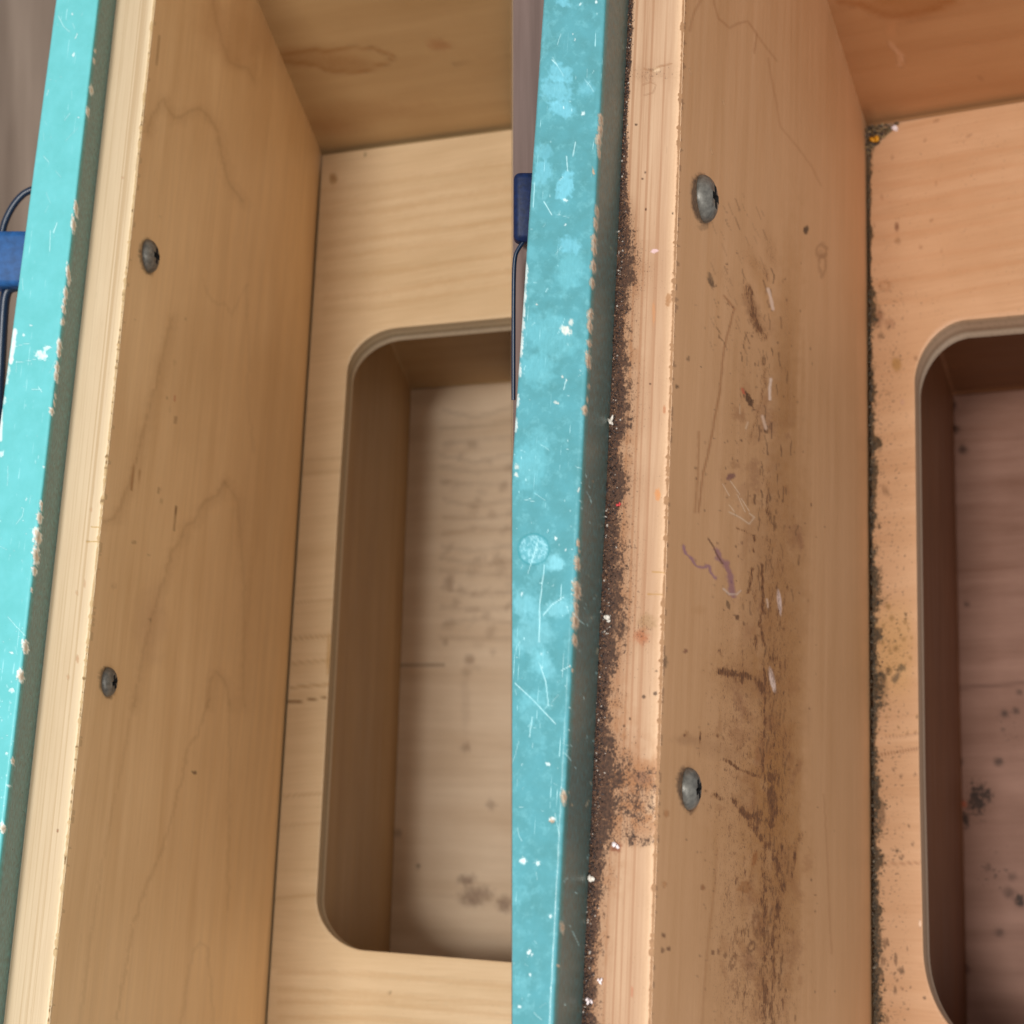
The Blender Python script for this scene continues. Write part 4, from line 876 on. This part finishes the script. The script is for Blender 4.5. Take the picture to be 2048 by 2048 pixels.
# ------------------------------------------------------------------ what lies behind the rails
def tube(name, pts, r, m, parent, seg=12):
    cu = bpy.data.curves.new(name, 'CURVE'); cu.dimensions = '3D'; cu.bevel_depth = r; cu.bevel_resolution = 4; cu.use_fill_caps = True
    sp = cu.splines.new('NURBS'); sp.points.add(len(pts) - 1); sp.use_endpoint_u = True; sp.order_u = 3; sp.resolution_u = 10
    for p, q in zip(sp.points, pts): p.co = (*[float(v) for v in q], 1)
    tmp = bpy.data.objects.new(name, cu); COL.objects.link(tmp)
    dg = bpy.context.evaluated_depsgraph_get(); me = bpy.data.meshes.new_from_object(tmp.evaluated_get(dg)); me.name = name
    bpy.data.objects.remove(tmp); bpy.data.curves.remove(cu)
    me.materials.clear(); me.shade_smooth()
    return new_obj(name, me, m, parent)
def slab(name, x0, x1, y0, y1, z0, z1, m, parent=None, bev=.0):
    me = bpy.data.meshes.new(name)
    V = [(x, y, z) for x in (x0, x1) for y in (y0, y1) for z in (z0, z1)]
    me.from_pydata(V, [], [(0,1,3,2),(4,6,7,5),(0,4,5,1),(2,3,7,6),(0,2,6,4),(1,5,7,3)]); me.update()
    o = new_obj(name, me, m, parent)
    if bev:
        import bmesh
        bm = bmesh.new(); bm.from_mesh(me); bmesh.ops.recalc_face_normals(bm, faces=bm.faces); bmesh.ops.bevel(bm, geom=bm.edges[:], offset=bev, segments=4, profile=.5, affect='EDGES'); bm.to_mesh(me); bm.free(); me.shade_smooth()
    return o
def bp(x, y, z): return ((x - 1024) / FPX * z, -(y - 1024) / FPX * z, -z)
slab('floor', -2, 2, -2, 2, -1.32, -1.30, m_floor)['kind'] = 'structure'
# left: blue bracket with rods
def bracket(side):
    if side == 'L':
        z = .46; x0, x1, ya, yb = -60, 62, 460, 572
        b = empty('blue_bracket', bp(0, 516, z), 'navy blue plastic bracket with thin dark rods, sticking out behind the clean turquoise rail', 'bracket', 'navy brackets behind the rails')
        p0 = bp(x0, ya, z); p1 = bp(x1, yb, z)
        slab('clamp', p0[0], p1[0], p1[1], p0[1], -z - .014, -z, m_blue, b, .002)
        tube('rod', [bp(*q, z + .01) for q in ((110, 365), (60, 378), (35, 398), (15, 430), (4, 462), (0, 500))], .0011, m_wire, b)
        tube('rod', [bp(*q, z + .008) for q in ((40, 572), (20, 574), (10, 590), (6, 640), (2, 720), (-2, 800), (-4, 900))], .0016, m_wire, b)
        tube('rod', [bp(*q, z + .02) for q in ((-10, 700), (0, 760), (12, 790), (30, 810))], .0008, m_wire, b)
    else:
        z = .350; ya, yb = 343, 482
        b = empty('blue_bracket', bp(1040, 412, z), 'navy blue plastic bracket, speckled with dust, sticking out behind the scuffed turquoise rail', 'bracket', 'navy brackets behind the rails')
        p0 = bp(1024, ya, z); p1 = bp(1078, yb, z)
        slab('clamp', .0004, p1[0], p1[1], p0[1], -z - .006, -z, m_navy, b, .0015)
        tube('rod', [bp(*q, z + .002) for q in ((1048, 482), (1034, 500), (1029, 520), (1027.5, 560), (1027, 650), (1027, 800))], .0005, m_wire, b)
    return b
bL = bracket('L'); bR = bracket('R')
# board added between the two cabinets to stop and bounce light; its upper edge is the brown surface seen past the right rail
mdb, ntd, bd = mat('brown_board'); 
tcd = N(ntd, 'ShaderNodeTexCoord').outputs['Object']; nd_ = noise(ntd, mapv(ntd, tcd, (260, 12, 12)), 1, 4)
ntd.links.new(mixc(ntd, rng_(ntd, nd_, .3, .7), lin((92, 70, 62)), lin((128, 104, 96))), bd.inputs['Base Color']); bd.inputs['Roughness'].default_value = .7
pt = slab('added_bounce_board', .0003, .016, -.55, .55, -1.2, -.3755, m_bounce)
pt['label'] = 'added pale upright board, out of view, bouncing light into the clean cabinet'; pt['category'] = 'board'
dv = slab('capping_board', .0003, .014, -.55, .55, -.375, -.36, mdb)
dv['label'] = 'dull brown board standing between the two cabinets, seen left of the scuffed rail'; dv['category'] = 'board'

# ------------------------------------------------------------------ dirt that has body: grit along the seam, crumbs in the corner
def blobs(name, items, m, parent=None, sub=1):
    """irregular little lumps joined into one mesh: items = (centre, radius, stretch)"""
    t = (1 + 5 ** .5) / 2
    iv = np.array([(-1,t,0),(1,t,0),(-1,-t,0),(1,-t,0),(0,-1,t),(0,1,t),(0,-1,-t),(0,1,-t),(t,0,-1),(t,0,1),(-t,0,-1),(-t,0,1)], float); iv /= np.linalg.norm(iv[0])
    fc = np.array([(0,11,5),(0,5,1),(0,1,7),(0,7,10),(0,10,11),(1,5,9),(5,11,4),(11,10,2),(10,7,6),(7,1,8),(3,9,4),(3,4,2),(3,2,6),(3,6,8),(3,8,9),(4,9,5),(2,4,11),(6,2,10),(8,6,7),(9,8,1)])
    V = []; Fc = []
    r3 = np.random.default_rng(11)
    for k, (c, r, st) in enumerate(items):
        q, _ = np.linalg.qr(r3.normal(size=(3, 3)))
        v = iv * (1 + r3.uniform(-.35, .35, (12, 1))) * np.array(st) * r
        V.append(v @ q.T + np.array(c)); Fc.append(fc + 12 * k)
    me = bpy.data.meshes.new(name); me.from_pydata(np.concatenate(V).tolist(), [], np.concatenate(Fc).tolist()); me.update()
    return new_obj(name, me, m, parent)
def gritmat(name, cols):
    m, nt, b = mat(name)
    g = N(nt, 'ShaderNodeNewGeometry').outputs['Random Per Island']
    cr = nt.nodes.new('ShaderNodeValToRGB'); nt.links.new(g, cr.inputs[0]); cr.color_ramp.interpolation = 'CONSTANT'; e = cr.color_ramp.elements
    e[0].position = 0; e[0].color = (*lin(cols[0][1]), 1); e[1].position = cols[1][0]; e[1].color = (*lin(cols[1][1]), 1)
    for p, c in cols[2:]: el = e.new(p); el.color = (*lin(c), 1)
    nt.links.new(cr.outputs[0], b.inputs['Base Color']); b.inputs['Roughness'].default_value = .55
    return m
m_grit = gritmat('dark_grit', [(0, (40, 28, 24)), (.3, (64, 44, 36)), (.5, (98, 68, 50)), (.7, (50, 38, 36)), (.84, (124, 92, 68)), (.965, (176, 164, 152))])
m_mold = gritmat('grey_grit', [(0, (62, 54, 44)), (.35, (84, 72, 56)), (.7, (104, 88, 66)), (.93, (130, 118, 100))])
r4 = np.random.default_rng(21)
items = []
yyw = [-260, 0, 250, 380, 430, 512, 700, 960, 1120, 1260, 1370, 1500, 1600, 1700, 1860, 2048, 2330]; www = [6, 7, 6, 10, 17, 21, 20, 24, 27, 27, 18, 24, 30, 21, 18, 21, 21]
for _ in range(5200):
    y_ = r4.uniform(-250, 2320); wdt = np.interp(y_, yyw, www)
    d_ = abs(r4.normal(0, .52)) * wdt
    if d_ > wdt * 1.5: continue
    x_ = R['wood_l'](y_) + d_ + r4.uniform(-2, 3)
    rr = r4.uniform(.00008, .00024) * (1.15 - .35 * d_ / wdt)
    X = RF.at(x_, y_, RkE - .0002) - RF.D * rr * r4.uniform(.0, .9)
    items.append((X, rr, (1, r4.uniform(.6, 1), r4.uniform(.6, 1.6))))
g = blobs('grit', items, m_grit); g['kind'] = 'stuff'; g['label'] = 'dark brown gritty dirt packed along the seam between rail and grimy board edge'; g['category'] = 'dirt'
items = []
yyw = [250, 300, 420, 560, 620, 700, 780, 860, 900, 940, 1000, 1120, 1160, 1220, 1320, 1350, 1420, 1480, 1530, 1600, 1640, 1680, 1740, 1820, 1880, 1950, 2048, 2330]
www = [20, 6, 3, 4, 9, 4, 7, 9, 12, 12, 8, 10, 18, 9, 11, 20, 20, 6, 9, 12, 20, 20, 10, 10, 9, 12, 12, 12]
for _ in range(3400):
    y_ = r4.uniform(255, 2320); wdt = np.interp(y_, yyw, www); d_ = abs(r4.normal(0, .45)) * wdt
    wdt *= float(np.clip(-.5 + 3.2 * fbm(np.array(y_ / 26), np.array(1.7), 4), .12, 2.0))
    if r4.random() > wdt / 14: continue
    d_ = abs(r4.normal(0, .45)) * wdt
    x_ = R['sp'](y_) + 4 + d_; rr = r4.uniform(.00022, .00055)
    X = RF.at(x_, y_, 0) - RF.D * rr * r4.uniform(.0, .8); rr *= .66; items.append((X, rr, (1, r4.uniform(.6, 1), r4.uniform(.6, 1.4))))
g = blobs('grime', items, m_mold); g['kind'] = 'stuff'; g['label'] = 'grey brown grime collected where shelf meets the side board of the grimy cabinet'; g['category'] = 'dirt'
# clump in the inner corner of the grimy cabinet
items = []
for _ in range(260):
    a_, b_ = r4.random(2)
    if a_ + b_ > 1: a_, b_ = 1 - a_, 1 - b_
    x_ = 1733 + a_ * 66; y_ = 255 - a_ * 9 + b_ * 56
    rr = r4.uniform(.00028, .00075); X = RF.at(x_, y_, 0) - RF.D * rr * r4.uniform(.2, 1.6); items.append((X, rr, (1, .8, r4.uniform(.6, 1.2))))
g = blobs('crumbs', items, gritmat('olive_crumb', [(0, (84, 66, 48)), (.3, (112, 92, 62)), (.6, (70, 56, 50)), (.8, (150, 128, 92))])); g['kind'] = 'stuff'; g['label'] = 'olive brown crumbs heaped in the inner corner of the grimy cabinet'; g['category'] = 'dirt'
def lump(name, px, py, k, r, st, m, label, cat, n=5, F=RF, group=None):
    its = []
    c0 = F.at(px, py, k)
    for _ in range(n): its.append((c0 + r4.normal(0, r * .45, 3) - F.D * r * .6, r, st))
    o = blobs(name, its, m); o['label'] = label; o['category'] = cat
    if group: o['group'] = group
    # smooth union look
    o.data.shade_smooth(); return o
m_yel = plain('amber_flake', (214, 150, 30), .5); m_wht = plain('white_fluff', (236, 222, 222), .7); m_pearl = plain('pearl_flake', (216, 208, 196), .4); m_red = plain('red_fleck', (190, 62, 62), .5)
lump('amber_flake', 1752, 279, -.0006, .0012, (1, .7, 1.2), m_yel, 'amber yellow flake lying in the crumbs of the inner corner', 'crumb')
lump('white_fluff', 1790, 257, -.0004, .0012, (1.1, .7, .9), m_wht, 'small white fluff ball at the end of the corner crumbs', 'crumb', 6)
kk_ = RkE - .0004
lump('pearl_flake', 1024 + 762/3.7734, 512 + 1262/3.7734, kk_, .00085, (.5, .4, 1.6), m_pearl, 'long pale flake stuck in the seam dirt, highest of the pale flakes', 'crumb', 3, group='pale flakes in the seam dirt')
lump('pearl_flake', 1024 + 725/3.7734, 1024 + 810/3.7734, kk_, .00055, (1, .6, 1), m_pearl, 'pale crumb in the seam dirt at about mid height, left of the rusty stain', 'crumb', 5, group='pale flakes in the seam dirt')
lump('pearl_flake', 1024 + 785/3.7734, 1536 + 585/3.7734, kk_, .00055, (1, .8, 1), m_wht, 'round white bead on a rusty patch of the grimy board edge', 'crumb', 3, group='pale flakes in the seam dirt')
lump('pearl_flake', 1024 + 600/3.7734, 1536 + 835/3.7734, kk_, .0006, (1, .7, 1.1), m_pearl, 'cream crumb on the seam dirt just below the white bead', 'crumb', 4, group='pale flakes in the seam dirt')
lump('pearl_flake', 1024 + 575/3.7734, 1536 + 1770/3.7734, kk_, .0006, (.6, .5, 1.4), m_wht, 'lowest white flake on the seam dirt near the bottom', 'crumb', 3, group='pale flakes in the seam dirt')
lump('pearl_flake', 1024 + 660/3.7734, 1536 + 1620/3.7734, kk_, .0005, (.5, .5, 1.4), m_wht, 'thin white flake in the seam dirt, second from the bottom', 'crumb', 3, group='pale flakes in the seam dirt')
lump('red_fleck', 1024 + 810/3.7734, 512 + 1875/3.7734, kk_, .0004, (1, .7, 1), m_red, 'tiny red fleck in the seam dirt', 'crumb', 3)

# children were built in world coordinates: shift them under their roots
for root in (cabL, cabR, bL, bR): attach(root)
